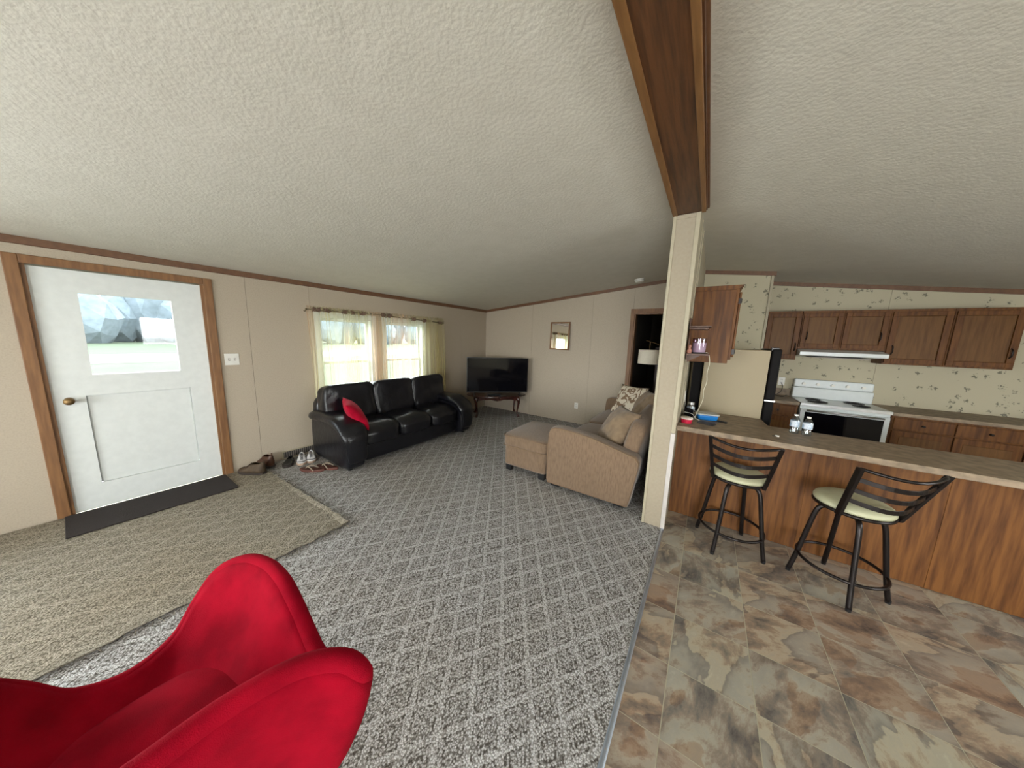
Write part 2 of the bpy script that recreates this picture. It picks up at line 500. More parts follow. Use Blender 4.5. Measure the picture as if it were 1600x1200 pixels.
def floral_mat():
    m = bpy.data.materials.new('floral_scroll_print')
    m.use_nodes = True
    n = m.node_tree.nodes
    l = m.node_tree.links
    b = n['Principled BSDF']
    b.inputs['Roughness'].default_value = 0.9
    t = n.new('ShaderNodeTexCoord')
    nz = n.new('ShaderNodeTexNoise')
    nz.inputs['Scale'].default_value = 7
    nz.inputs['Detail'].default_value = 1
    l.new(t.outputs['Object'], nz.inputs[0])
    band = mth(n, l, 'ABSOLUTE', mth(n, l, 'SUBTRACT', mth(n, l, 'FRACT', mth(n, l, 'MULTIPLY', nz.outputs['Fac'], 5.0)), 0.5))
    vo = n.new('ShaderNodeTexVoronoi')
    vo.inputs['Scale'].default_value = 9
    l.new(t.outputs['Object'], vo.inputs['Vector'])
    f1 = mth(n, l, 'LESS_THAN', vo.outputs['Distance'], 0.34)
    f2 = mth(n, l, 'LESS_THAN', band, 0.13)
    f = mth(n, l, 'MAXIMUM', f1, f2)
    core = mth(n, l, 'LESS_THAN', vo.outputs['Distance'], 0.12)
    f = mth(n, l, 'MULTIPLY', f, mth(n, l, 'SUBTRACT', 1.0, core))
    mx = n.new('ShaderNodeMix')
    mx.data_type = 'RGBA'
    l.new(f, mx.inputs[0])
    mx.inputs[6].default_value = (0.66, 0.59, 0.47, 1)
    mx.inputs[7].default_value = (0.22, 0.14, 0.085, 1)
    l.new(mx.outputs[2], b.inputs['Base Color'])
    return m


M['floral'] = floral_mat()


# ------------------------------------------------------------------ helpers
def obj(name, bm, m, parent=None, smooth=False, loc=None, rot=None, bevel=0, sub=0, angle=None, kind=None, label=None):
    me = bpy.data.meshes.new(name)
    bm.normal_update()
    bm.to_mesh(me)
    bm.free()
    if smooth:
        for p in me.polygons:
            p.use_smooth = True
    if angle is not None:
        me.set_sharp_from_angle(angle=R(angle))
    me.materials.append(M[m] if isinstance(m, str) else m)
    o = bpy.data.objects.new(name, me)
    C.objects.link(o)
    if parent:
        o.parent = parent
    if loc is not None:
        o.location = loc
    if rot is not None:
        o.rotation_euler = rot
    if bevel:
        md = o.modifiers.new('bevel', 'BEVEL')
        md.width = bevel
        md.segments = 2
        md.limit_method = 'ANGLE'
        md.angle_limit = R(40)
    if sub:
        md = o.modifiers.new('sub', 'SUBSURF')
        md.levels = md.render_levels = sub
    if kind:
        o['kind'] = kind
    if label:
        o['label'] = label
    return o


def thing(name, label, cat, loc=(0, 0, 0), rotz=0, group=None):
    o = bpy.data.objects.new(name, None)
    C.objects.link(o)
    o.empty_display_size = 0.1
    o.location = loc
    o.rotation_euler = (0, 0, rotz)
    o['label'] = label
    o['category'] = cat
    if group:
        o['group'] = group
    return o


def tag(o, label, cat, group=None):
    o['label'] = label
    o['category'] = cat
    if group:
        o['group'] = group
    return o


def struct(name, parent=None):
    o = bpy.data.objects.new(name, None)
    C.objects.link(o)
    o['kind'] = 'structure'
    return o


def NB():
    return bmesh.new()


def box(bm, x0, x1, y0, y1, z0, z1, mtx=None):
    vs = [bm.verts.new((x, y, z)) for z in (z0, z1) for y in (y0, y1) for x in (x0, x1)]
    if mtx is not None:
        for v in vs:
            v.co = mtx @ v.co
    for f in ((0, 2, 3, 1), (4, 5, 7, 6), (0, 1, 5, 4), (2, 6, 7, 3), (0, 4, 6, 2), (1, 3, 7, 5)):
        bm.faces.new([vs[i] for i in f])
    return bm


def bx(*a, **k):
    return box(NB(), *a, **k)


def prism(bm, pts, axis, a0, a1):
    """extrude a 2-D outline; axis 'x': pts are (y,z); 'y': (x,z); 'z': (x,y)"""
    def mk(p, a):
        return {'x': (a, p[0], p[1]), 'y': (p[0], a, p[1]), 'z': (p[0], p[1], a)}[axis]
    A = [bm.verts.new(mk(p, a0)) for p in pts]
    B = [bm.verts.new(mk(p, a1)) for p in pts]
    n = len(pts)
    bm.faces.new(A)
    bm.faces.new(B[::-1])
    for i in range(n):
        j = (i + 1) % n
        bm.faces.new((A[j], A[i], B[i], B[j]))
    bmesh.ops.recalc_face_normals(bm, faces=bm.faces[:])
    return bm


def catmull(pts, n=6, closed=False):
    pts = [Vector(p) for p in pts]
    out = []
    N = len(pts)
    rng = range(N) if closed else range(N - 1)
    for i in rng:
        if closed:
            p0, p1, p2, p3 = pts[(i - 1) % N], pts[i], pts[(i + 1) % N], pts[(i + 2) % N]
        else:
            p0, p1, p2, p3 = pts[max(i - 1, 0)], pts[i], pts[i + 1], pts[min(i + 2, N - 1)]
        for k in range(n):
            t = k / n
            out.append(0.5 * ((2 * p1) + (-p0 + p2) * t + (2 * p0 - 5 * p1 + 4 * p2 - p3) * t * t + (-p0 + 3 * p1 - 3 * p2 + p3) * t ** 3))
    if not closed:
        out.append(pts[-1])
    return out


def tube(bm, pts, r, seg=8, closed=False, cap=True):
    pts = [Vector(p) for p in pts]
    n = len(pts)
    rad = r if isinstance(r, (list, tuple)) else [r] * n
    rings = []
    ref = None
    for i, p in enumerate(pts):
        if closed:
            d = pts[(i + 1) % n] - pts[(i - 1) % n]
        else:
            d = pts[min(i + 1, n - 1)] - pts[max(i - 1, 0)]
        if d.length < 1e-9:
            d = Vector((0, 0, 1))
        d.normalize()
        if ref is None:
            ref = d.orthogonal().normalized()
        ref = (ref - d * ref.dot(d))
        if ref.length < 1e-6:
            ref = d.orthogonal()
        ref.normalize()
        s = d.cross(ref)
        rings.append([bm.verts.new(p + (ref * math.cos(2 * PI * k / seg) + s * math.sin(2 * PI * k / seg)) * rad[i]) for k in range(seg)])
    m = n if closed else n - 1
    for i in range(m):
        a, b_ = rings[i], rings[(i + 1) % n]
        for k in range(seg):
            bm.faces.new((a[k], a[(k + 1) % seg], b_[(k + 1) % seg], b_[k]))
    if cap and not closed:
        bm.faces.new(rings[0][::-1])
        bm.faces.new(rings[-1])
    return bm


def lathe(bm, prof, seg=24, c=(0, 0, 0)):
    rings = []
    for r, z in prof:
        if r < 1e-6:
            rings.append([bm.verts.new((c[0], c[1], c[2] + z))])
        else:
            rings.append([bm.verts.new((c[0] + r * math.cos(2 * PI * k / seg), c[1] + r * math.sin(2 * PI * k / seg), c[2] + z)) for k in range(seg)])
    for a, b_ in zip(rings, rings[1:]):
        for k in range(seg):
            j = (k + 1) % seg
            if len(a) == 1 and len(b_) == 1:
                continue
            if len(a) == 1:
                bm.faces.new((a[0], b_[j], b_[k]))
            elif len(b_) == 1:
                bm.faces.new((a[k], a[j], b_[0]))
            else:
                bm.faces.new((a[k], a[j], b_[j], b_[k]))
    return bm


def soft(w, d, h, e=5, n=14, crown=0.0, wr=0.0, ws=6, seed=0, mtx=None, bm=None, sag=None):
    """upholstered block: rounded box with crowned top and gentle wrinkles"""
    out = bm or NB()
    t = NB()
    bmesh.ops.create_cube(t, size=2)
    bmesh.ops.subdivide_edges(t, edges=t.edges[:], cuts=n, use_grid_fill=True)
    for v in t.verts:
        p = v.co.copy()
        # spread samples so the rounded edges get more of them
        p = Vector([math.copysign(math.sin(abs(c) * PI / 2) ** 0.85, c) for c in p])
        q = p / (abs(p.x) ** e + abs(p.y) ** e + abs(p.z) ** e) ** (1 / e)
        z = q.z
        c = (1 - q.x ** 2) * (1 - q.y ** 2)
        pos = Vector((q.x * w / 2, q.y * d / 2, z * h / 2 + (crown * c if z > 0 else -crown * 0.3 * c)))
        if wr:
            s = Vector((seed * 7.1, seed * 3.3, seed))
            k = noise.noise(pos * ws + s) * 0.6 + abs(noise.noise(Vector((pos.x * ws * 2.2, pos.y * ws * 0.8, pos.z * ws * 0.8)) + s)) * 0.9
            pos += q.normalized() * (k - 0.3) * wr
        if sag:
            pos = sag(pos)
        v.co = (mtx @ pos) if mtx is not None else pos
    me = bpy.data.meshes.new('tmp')
    t.to_mesh(me)
    t.free()
    out.from_mesh(me)
    bpy.data.meshes.remove(me)
    return out


def pillow(s1, s2, t, n=18, seed=0, wr=0.01):
    bm = NB()
    grid = {}
    for side in (1, -1):
        for i in range(n + 1):
            for j in range(n + 1):
                a, b_ = -1 + 2 * i / n, -1 + 2 * j / n
                edge = i in (0, n) or j in (0, n)
                if side == -1 and edge:
                    grid[(side, i, j)] = grid[(1, i, j)]
                    continue
                pr = ((1 - a * a) * (1 - b_ * b_)) ** 0.42
                px = a * (1 - 0.09 * (1 - b_ * b_) * a * a)
                py = b_ * (1 - 0.09 * (1 - a * a) * b_ * b_)
                p = Vector((px * s1 / 2, py * s2 / 2, side * t / 2 * pr))
                k = noise.noise(p * 9 + Vector((seed, 0, side))) * wr
                p.z += k * (1 if edge else 1.6)
                grid[(side, i, j)] = bm.verts.new(p)
        for i in range(n):
            for j in range(n):
                f = [grid[(side, i, j)], grid[(side, i + 1, j)], grid[(side, i + 1, j + 1)], grid[(side, i, j + 1)]]
                bm.faces.new(f if side == 1 else f[::-1])
    return bm


def copy_tree(o, parent=None):
    c = o.copy()
    C.objects.link(c)
    if parent:
        c.parent = parent
        c.matrix_parent_inverse = o.matrix_parent_inverse.copy()
    for ch in list(o.children):
        copy_tree(ch, c)
    return c


# ------------------------------------------------------------------ setting
XL, XR, YN, YF = -4.19, 4.0, -3.6, 5.24     # living room wall faces
YA, YK = 5.0, 5.7                            # alcove wall, kitchen wall
CX0, CX1 = -0.323, -0.155                    # centre wall faces
PY = 2.64


def zc(x):
    if x <= -0.235:
        return 2.16 + 0.105 * (x - XL)
    return 2.575 - 0.115 * (x + 0.155)


floor = struct('floor')
obj('subfloor', bx(XL - 0.2, XR + 0.2, YN - 0.2, 8.6, -0.15, -0.02), 'grout', floor)
bm = NB()
nx, ny = 60, 90
vs = [[bm.verts.new((XL + (-0.17 - XL) * i / nx, YN + (YF - YN) * j / ny, 0.0)) for j in range(ny + 1)] for i in range(nx + 1)]
for i in range(nx):
    for j in range(ny):
        bm.faces.new((vs[i][j], vs[i + 1][j], vs[i + 1][j + 1], vs[i][j + 1]))
carpet = obj('carpet', bm, 'carpet', floor)
obj('hall_carpet', bx(-1.3, -0.16, YF, 8.6, -0.02, 0.0), 'carpet', floor)
# kitchen floor: single tiles proud of the grout
obj('grout_bed', bx(-0.165, XR, YN, YK, -0.02, -0.0008), 'grout', floor)
TS = 0.3355
tile_mesh = None
n_single = 0
rest = NB()
for i in range(-1, 13):
    for j in range(-12, 17):
        x0, y0 = 0.005 + i * TS, 1.466 + j * 0.328
        x1, y1 = x0 + TS, y0 + 0.328
        x0c = max(x0, -0.1535)
        if y1 < YN or y0 > YK or x0 > XR:
            continue
        y1 = min(y1, YK)
        y0 = max(y0, YN)
        x1 = min(x1, XR)
        g = 0.0019
        seen = y0 > 0.5 and x0 < 0.62 * y1 + 0.4 and y0 < 5.2 and n_single < 150
        if i < 0 and y1 > 2.6:
            seen = seen
        if seen:
            o = obj('tile', bx(x0c - x0 + g, x1 - x0 - g, g, y1 - y0 - g, -0.004, 0.0), 'tile', floor, loc=(x0, y0, 0))
            n_single += 1
        else:
            box(rest, x0c + g, x1 - g, y0 + g, y1 - g, -0.004, 0.0)
o = obj('tile_field', rest, 'tile', floor, kind='stuff')
# metal carpet threshold
bm = NB()
prism(bm, [(-0.173, 0.0), (-0.168, 0.005), (-0.162, 0.007), (-0.156, 0.005), (-0.151, 0.0)], 'y', YN, PY + 0.02)
obj('threshold_strip', bm, 'steel', floor)
bm = NB()
for k in range(22):
    lathe(bm, [(0.0035, 0.0), (0.0035, 0.0015), (0.0, 0.002)], 8, (-0.162, YN + 0.1 + k * 0.28, 0.0065))
obj('threshold_screws', bm, 'chrome', floor)

# ceilings
ceil = struct('ceiling')
bm = NB()
prism(bm, [(XL - 0.15, zc(XL) - 0.016), (-0.22, zc(-0.235)), (-0.22, zc(-0.235) + 0.12), (XL - 0.15, zc(XL) + 0.12)], 'y', YN - 0.15, YF + 0.05)
obj('ceiling_slab', bm, 'ceiling', ceil)
bm = NB()
prism(bm, [(-0.22, zc(-0.16)), (XR + 0.15, zc(XR + 0.15)), (XR + 0.15, zc(XR) + 0.14), (-0.22, zc(-0.16) + 0.14)], 'y', YN - 0.15, YK + 0.2)
obj('ceiling_slab', bm, 'ceiling', ceil)

# ceiling beam along the marriage line
beam = struct('trim_1')
obj('beam_board', bx(-0.316, -0.128, YN, PY, 2.502, 2.62), 'beam', beam)
obj('beam_edge', bx(-0.335, -0.302, YN, PY - 0.001, 2.494, 2.56), 'beamedge', beam, bevel=0.004)
obj('beam_edge', bx(-0.150, -0.124, YN, PY + 0.01, 2.494, 2.516), 'beamedge', beam, bevel=0.004)
obj('beam_side', bx(-0.127, -0.118, YN, PY + 0.02, 2.512, 2.60), 'beam', beam)
obj('beam_edge', bx(-0.121, -0.108, YN, PY + 0.08, 2.545, 2.60), 'crown', beam)


def cells(u0, u1, v0, v1, holes):
    us = sorted({u0, u1} | {min(max(h[k], u0), u1) for h in holes for k in (0, 1)})
    vs_ = sorted({v0, v1} | {min(max(h[k], v0), v1) for h in holes for k in (2, 3)})
    for a, b_ in zip(us, us[1:]):
        for c, d in zip(vs_, vs_[1:]):
            if b_ - a < 1e-6 or d - c < 1e-6:
                continue
            mu, mv = (a + b_) / 2, (c + d) / 2
            if any(h[0] < mu < h[1] and h[2] < mv < h[3] for h in holes):
                continue
            yield a, b_, c, d


def wall(name, axis, pos, thick, u0, u1, top, holes=(), seams=(), m='wall', panel=0.006, zb=0.0, back='darkroom'):
    """axis 'x': wall plane x=pos, u runs along y. thick<0 extends away in -axis. Backing slab plus single wallboard panels."""
    w_ = struct(name)
    sgn = 1 if thick < 0 else -1      # direction of room side
    def put(bm, a, b_, c, d, p0, p1):
        tl = top(a) if d == 'T' else d
        tr = top(b_) if d == 'T' else d
        if axis == 'x':
            q = [(a, c), (b_, c), (b_, tr), (a, tl)]
            prism(bm, q, 'x', p0, p1)
        else:
            q = [(a, c), (b_, c), (b_, tr), (a, tl)]
            prism(bm, q, 'y', p0, p1)
    H = 99
    bm = NB()
    for a, b_, c, d in cells(u0, u1, zb, H, holes):
        put(bm, a, b_, c, 'T' if d == H else d, pos - sgn * panel, pos + thick)
    obj('wall_backing', bm, back, w_)
    ed = [u0] + sorted(s for s in seams if u0 < s < u1) + [u1]
    for a0, b0 in zip(ed, ed[1:]):
        bm = NB()
        for a, b_, c, d in cells(a0 + 0.0015, b0 - 0.0015, zb, H, [h for h in holes if h[0] < b0 and h[1] > a0]):
            put(bm, a, b_, c, 'T' if d == H else d, pos - sgn * panel, pos)
        obj('wall_panel', bm, m, w_)
    return w_


W1 = (1.82, 2.56, 0.56, 1.775)
W2 = (2.75, 3.50, 0.56, 1.775)
D1 = (-0.12, 0.81, 0.0, 1.98)
wl = wall('wall_left', 'x', XL, -0.14, YN, YF, lambda u: zc(XL) + 0.01, [W1, W2, D1, (-2.6, -1.2, 0.7, 1.8)], [-2.4, -1.3, 1.13, 1.735, 3.62, 4.45])
wf = wall('wall_far', 'y', YF, 0.14, XL, CX0 + 0.02, lambda u: zc(u) + 0.02, [(-1.078, -0.345, 0, 2.035)], [-3.0, -1.78, -1.10])
# reveal the right way round for the far wall
wn = wall('wall_near', 'y', YN, -0.14, XL, XR, lambda u: zc(u) + 0.02, [(0.5, 2.7, 0.05, 2.05), (-2.9, -1.3, 0.8, 1.85)], [-3.4, -0.6, 3.2])
wr_ = wall('wall_right', 'x', XR, 0.14, YN, YK, lambda u: zc(XR) + 0.02, [(1.1, 2.5, 1.05, 1.85)], [-1.0, 0.5, 3.5], m='wallpaper')
wk = wall('wall_kitchen', 'y', YK, 0.14, 0.55, XR, lambda u: zc(u) + 0.02, [], [1.8, 3.0], m='wallpaper')
wa = wall('wall_alcove', 'y', YA, 0.66, CX1, 0.575, lambda u: zc(u) + 0.02, [], [], m='wallpaper')
obj('corner_trim', bx(0.555, 0.583, YA - 0.012, YA + 0.02, 0, zc(0.58)), 'paletrim', wa, bevel=0.003)
for xx, yy in ((XL - 0.14, YF), (XL - 0.14, YN - 0.14), (XR, YN - 0.14), (XR, YK)):
    obj('corner_light_stop', bx(xx, xx + 0.14, yy, yy + 0.14, 0, 2.3), 'darkroom', wl)  # blocks added to stop light leaking between wall slabs at the corners
wc = struct('wall_center')
obj('wall_backing', bx(CX0 + 0.006, CX1 - 0.006, PY + 0.006, YF + 0.1, 0, 2.6), 'darkroom', wc)
for a, b_ in ((PY + 0.02, 3.83), (3.833, YF)):
    obj('wall_panel', bx(CX0, CX0 + 0.006, a, b_, 0, zc(CX0)), 'wall', wc)
for a, b_ in ((PY + 0.02, 3.30), (3.303, YF)):
    obj('wall_panel', bx(CX1 - 0.006, CX1, a, b_, 0, 2.57), 'paletrim', wc)
obj('end_panel', bx(CX0 + 0.008, CX1 - 0.02, PY, PY + 0.006, 0, 2.497), 'paleface', wc)
obj('corner_trim', bx(CX0 - 0.006, CX0 + 0.016, PY - 0.007, PY + 0.03, 0, 2.499), 'paletrim', wc, bevel=0.003)
obj('corner_trim', bx(CX1 - 0.026, CX1 + 0.004, PY - 0.007, PY + 0.03, 0.84, 2.499), 'paletrim', wc, bevel=0.003)
obj('corner_trim', bx(CX1 - 0.026, CX1 + 0.006, PY - 0.008, PY + 0.035, 0, 0.838), 'whitetrim', wc, bevel=0.003)
obj('end_cap_trim', bx(CX0 + 0.016, CX1 - 0.026, PY - 0.006, PY + 0.01, 2.47, 2.499), 'paleface', wc, bevel=0.003)
obj('batten', bx(CX1, CX1 + 0.006, 3.29, 3.315, 0.88, 2.57), 'paletrim', wc)
obj('batten', bx(CX1, CX1 + 0.006, 3.02, 3.04, 0.88, 2.57), 'paletrim', wc)

# crown mouldings
tr = struct('trim_2')
bm = NB()
prism(bm, [(XL, zc(XL) - 0.052), (XL + 0.014, zc(XL) - 0.048), (XL + 0.022, zc(XL) - 0.006), (XL + 0.022, zc(XL) + 0.002), (XL, zc(XL) + 0.002)], 'y', YN, YF)
obj('crown_moulding', bm, 'crown', tr)
bm = NB()
prism(bm, [(XL, zc(XL) - 0.05), (CX0, zc(CX0) - 0.05), (CX0, zc(CX0) + 0.002), (XL, zc(XL) + 0.002)], 'y', YF - 0.02, YF)
obj('crown_moulding', bm, 'crown', tr)
bm = NB()
prism(bm, [(CX1, zc(CX1) - 0.055), (0.60, zc(0.60) - 0.055), (0.60, zc(0.6)), (CX1, zc(CX1))], 'y', YA - 0.018, YA)
obj('crown_moulding', bm, 'crown', tr)
bm = NB()
prism(bm, [(0.575, zc(0.575) - 0.055), (XR, zc(XR) - 0.055), (XR, zc(XR)), (0.575, zc(0.575))], 'y', YK - 0.018, YK)
obj('crown_moulding', bm, 'crown', tr)

# bedroom beyond the doorway (unlit)
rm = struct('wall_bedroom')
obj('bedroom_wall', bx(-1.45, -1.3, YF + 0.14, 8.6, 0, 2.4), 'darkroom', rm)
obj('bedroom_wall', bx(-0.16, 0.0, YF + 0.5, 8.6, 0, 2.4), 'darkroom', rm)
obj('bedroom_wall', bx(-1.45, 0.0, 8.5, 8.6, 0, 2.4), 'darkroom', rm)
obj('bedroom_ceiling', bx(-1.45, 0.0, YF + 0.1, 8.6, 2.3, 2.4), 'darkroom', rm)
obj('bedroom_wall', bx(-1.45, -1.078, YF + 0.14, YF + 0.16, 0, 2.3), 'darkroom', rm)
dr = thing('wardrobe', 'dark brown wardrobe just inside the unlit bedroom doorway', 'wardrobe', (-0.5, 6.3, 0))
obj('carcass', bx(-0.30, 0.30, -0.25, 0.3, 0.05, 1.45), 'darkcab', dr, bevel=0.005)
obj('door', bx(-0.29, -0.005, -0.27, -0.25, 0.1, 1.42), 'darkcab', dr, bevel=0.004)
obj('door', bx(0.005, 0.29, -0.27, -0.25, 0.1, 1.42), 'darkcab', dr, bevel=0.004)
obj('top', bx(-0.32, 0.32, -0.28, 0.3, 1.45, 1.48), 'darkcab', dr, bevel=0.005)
# door casing (far wall)
d3 = struct('door_2')
obj('door_casing', bx(-1.134, -1.072, YF - 0.018, YF, 0, 2.10), 'trimwood', d3, bevel=0.004)
obj('door_casing', bx(-1.072, -0.326, YF - 0.0185, YF, 2.035, 2.10), 'trimwood', d3, bevel=0.004)
obj('door_jamb', bx(-1.078, -1.058, YF, YF + 0.14, 0, 2.035), 'trimwood', d3)
obj('door_jamb', bx(-1.058, -0.345, YF, YF + 0.14, 2.015, 2.035), 'trimwood', d3)

# front door (left wall)
d1 = struct('door_1')
obj('door_casing', bx(XL, XL + 0.018, 0.81, 0.872, 0, 2.04), 'trimwood', d1, bevel=0.004)
obj('door_casing', bx(XL, XL + 0.018, -0.182, -0.12, 0, 2.04), 'trimwood', d1, bevel=0.004)
obj('door_casing', bx(XL, XL + 0.018, -0.12, 0.81, 1.98, 2.04), 'trimwood', d1, bevel=0.004)
obj('door_jamb', bx(XL - 0.12, XL, 0.79, 0.81, 0, 1.98), 'trimwood', d1)
obj('door_jamb', bx(XL - 0.12, XL, -0.12, -0.10, 0, 1.98), 'trimwood', d1)
bm = NB()
for a, b_, c, d in cells(-0.10, 0.79, 0.01, 1.97, [(0.10, 0.59, 1.15, 1.80), (0.05, 0.64, 0.22, 0.98)]):
    box(bm, XL - 0.06, XL - 0.02, a, b_, c, d)
obj('door_leaf', bm, 'vinylframe', d1)
obj('door_pane', bx(XL - 0.043, XL - 0.038, 0.10, 0.59, 1.15, 1.80), 'glass', d1)
obj('door_panel', bx(XL - 0.055, XL - 0.035, 0.05, 0.64, 0.22, 0.98), 'vinylframe', d1, bevel=0.01)
bm = lathe(NB(), [(0.0, 0.0), (0.026, 0.0), (0.026, 0.006), (0.012, 0.010), (0.012, 0.035), (0.028, 0.045), (0.026, 0.068), (0.0, 0.072)], 16)
obj('door_knob', bm, 'brass', d1, True, loc=(XL - 0.02, -0.03, 0.95), rot=(0, R(90), 0))

# windows in the left wall
for k, Wn in enumerate((W1, W2)):
    wd = struct('window_%d' % (k + 1))
    y0, y1, z0, z1 = Wn
    x0, x1 = XL - 0.13, XL - 0.05
    fr = NB()
    for a, b_, c, d in cells(y0, y1, z0, z1, [(y0 + 0.03, y1 - 0.03, z0 + 0.03, z1 - 0.03)]):
        box(fr, x0, XL, a, b_, c, d)
    obj('window_frame', fr, 'vinylframe', wd)
    for nm, (c, d), xs in (('upper_sash', (1.135, z1 - 0.03), -0.115), ('lower_sash', (z0 + 0.03, 1.175), -0.085)):
        s = NB()
        for a, b_, cc, dd in cells(y0 + 0.03, y1 - 0.03, c, d, [(y0 + 0.062, y1 - 0.062, c + 0.035, d - 0.035)]):
            box(s, XL + xs, XL + xs + 0.028, a, b_, cc, dd)
        so = obj(nm, s, 'vinylframe', wd, bevel=0.003)
        obj('pane', bx(XL + xs + 0.012, XL + xs + 0.016, y0 + 0.062, y1 - 0.062, c + 0.035, d - 0.035), 'glass', so)
    bm = NB()
    for a, b_, c, d in cells(y0 - 0.045, y1 + 0.045, z0 - 0.045, z1 + 0.045, [(y0, y1, z0, z1)]):
        box(bm, XL, XL + 0.012, a, b_, c, d)
    obj('window_casing', bm, 'vinylframe', wd)
# windows behind the camera
wd = struct('window_3')
bm = NB()
for a, b_, c, d in cells(0.5, 2.7, 0.05, 2.05, [(0.56, 1.57, 0.12, 1.99), (1.63, 2.64, 0.12, 1.99)]):
    box(bm, a, b_, YN - 0.1, YN, c, d)
obj('patio_door_frame', bm, 'vinylframe', wd)
obj('pane', bx(0.56, 1.57, YN - 0.05, YN - 0.045, 0.12, 1.99), 'glass', wd)
obj('pane', bx(1.63, 2.64, YN - 0.05, YN - 0.045, 0.12, 1.99), 'glass', wd)
wd = struct('window_6')  # unseen window added on the left wall to let in side fill light
bm = NB()
for a, b_, c, d in cells(-2.6, -1.2, 0.7, 1.8, [(-2.55, -1.93, 0.75, 1.75), (-1.87, -1.25, 0.75, 1.75)]):
    box(bm, XL - 0.1, XL, a, b_, c, d)
obj('window_frame', bm, 'vinylframe', wd)
obj('pane', bx(XL - 0.05, XL - 0.045, -2.55, -1.25, 0.75, 1.75), 'glass', wd)
wd = struct('window_4')
bm = NB()
for a, b_, c, d in cells(-2.9, -1.3, 0.8, 1.85, [(-2.85, -2.13, 0.85, 1.8), (-2.07, -1.35, 0.85, 1.8)]):
    box(bm, a, b_, YN - 0.1, YN, c, d)
obj('window_frame', bm, 'vinylframe', wd)
obj('pane', bx(-2.85, -1.35, YN - 0.05, YN - 0.045, 0.85, 1.8), 'glass', wd)
wd = struct('window_5')
bm = NB()
for a, b_, c, d in cells(1.1, 2.5, 1.05, 1.85, [(1.15, 1.77, 1.1, 1.8), (1.83, 2.45, 1.1, 1.8)]):
    box(bm, XR, XR + 0.1, a, b_, c, d)
obj('window_frame', bm, 'vinylframe', wd)
obj('pane', bx(XR + 0.045, XR + 0.05, 1.15, 2.45, 1.1, 1.8), 'glass', wd)

# outdoors
gr = obj('ground', bx(-160, 90, -90, 90, -0.75, -0.7), 'grass', None, kind='structure')
o = obj('road', bx(-40, -30, -90, 90, -0.7, -0.68), 'road', None, kind='structure')
bm = NB()
random.seed(3)
for k in range(46):
    y = -50 + k * 2.6 + random.uniform(-0.6, 0.6)
    h = random.uniform(6, 10)
    bmesh.ops.create_icosphere(bm, subdivisions=2, radius=1, matrix=Matrix.Translation((-70 + random.uniform(-4, 4), y, h * 0.45 - 0.7)) @ Matrix.Diagonal((3, 2.4, h * 0.55, 1)))
for v in bm.verts:
    v.co += Vector((1, 1, 1)) * noise.noise(v.co * 0.9) * 0.9
tag(obj('tree_line', bm, 'hedge', kind='stuff'), 'hazy line of trees far beyond the lawn outside the windows', 'trees')

# ------------------------------------------------------------------ sheers and rods
def curtain(name, y0, y1, z_top, z_bot, label, seed, flare):
    rnd = random.Random(seed)
    t = thing(name, label, 'curtain', (XL + 0.075, 0, 0), group='sheer curtains at the twin windows')
    NU, NV = 260, 26
    # fold positions crowd where the cloth is bunched
    cl = [rnd.uniform(0.08, 0.92) for _ in range(7)]
    bm = NB()
    g = []
    ph = [rnd.uniform(0, 6.28) for _ in range(6)]
    def dens(u):
        return 1 + 2.0 * sum(math.exp(-((u - c) / 0.035) ** 2) for c in cl) + 2.2 * math.exp(-((u - 1) / 0.10) ** 2) + 1.3 * math.exp(-((u) / 0.06) ** 2)
    acc = [0]
    for i in range(NU):
        acc.append(acc[-1] + dens(i / NU))
    tot = acc[-1]
    for i in range(NU + 1):
        row = []
        u = i / NU
        s = acc[i] / tot      # cloth coordinate -> phase
        for j in range(NV + 1):
            v = j / NV
            z = z_top + (z_bot - z_top) * v
            amp = (0.010 + 0.014 * v) * (0.35 + 0.65 * min(1, (dens(u) - 1) / 1.2))
            x = amp * math.sin(s * 2 * PI * 21 + ph[0] + 0.5 * math.sin(v * 3 + ph[1])) + 0.008 * math.sin(u * 17 + ph[2] + v * 1.2)
            yy = y0 + (y1 - y0) * u
            yy += flare[0] * v ** 0.7 * (1 - u) ** 2 + flare[1] * v ** 0.7 * u ** 2
            yy += 0.03 * v * math.sin(u * 9 + ph[3]) + 0.012 * math.sin(v * 4 + u * 20)
            if v < 0.001:
                z += 0.012 * noise.noise(Vector((u * 60, seed, 0)))
            row.append(bm.verts.new((x, yy, z)))
        g.append(row)
    for i in range(NU):
        for j in range(NV):
            bm.faces.new((g[i][j], g[i + 1][j], g[i + 1][j + 1], g[i][j + 1]))
    obj('curtain_panel', bm, 'sheer', t, True)
    # gathered heading above the rod
    bm = NB()
    g = []
    for i in range(NU + 1):
        u = i / NU
        s = acc[i] / tot
        h = 0.020 + 0.016 * noise.noise(Vector((u * 40, seed + 3, 0)))
        x = 0.010 * math.sin(s * 2 * PI * 40)
        g.append([bm.verts.new((0.012 + x * 0.5, y0 + (y1 - y0) * u, z_top)), bm.verts.new((0.004 + x, y0 + (y1 - y0) * u, z_top + 0.02)), bm.verts.new((x, y0 + (y1 - y0) * u, z_top + 0.02 + h))])
    for i in range(NU):
        for j in range(2):
            bm.faces.new((g[i][j], g[i + 1][j], g[i + 1][j + 1], g[i][j + 1]))
    obj('curtain_heading', bm, 'sheer', t, True)
    return t


curtain('curtain', 1.665, 2.715, 1.835, 0.04, 'pale yellow sheer curtain over the left window, the one nearer the front door', 11, (0.02, 0.03))
curtain('curtain', 2.735, 3.885, 1.84, 0.04, 'pale yellow sheer curtain over the right window, flaring out near the television', 23, (0.0, 0.10))


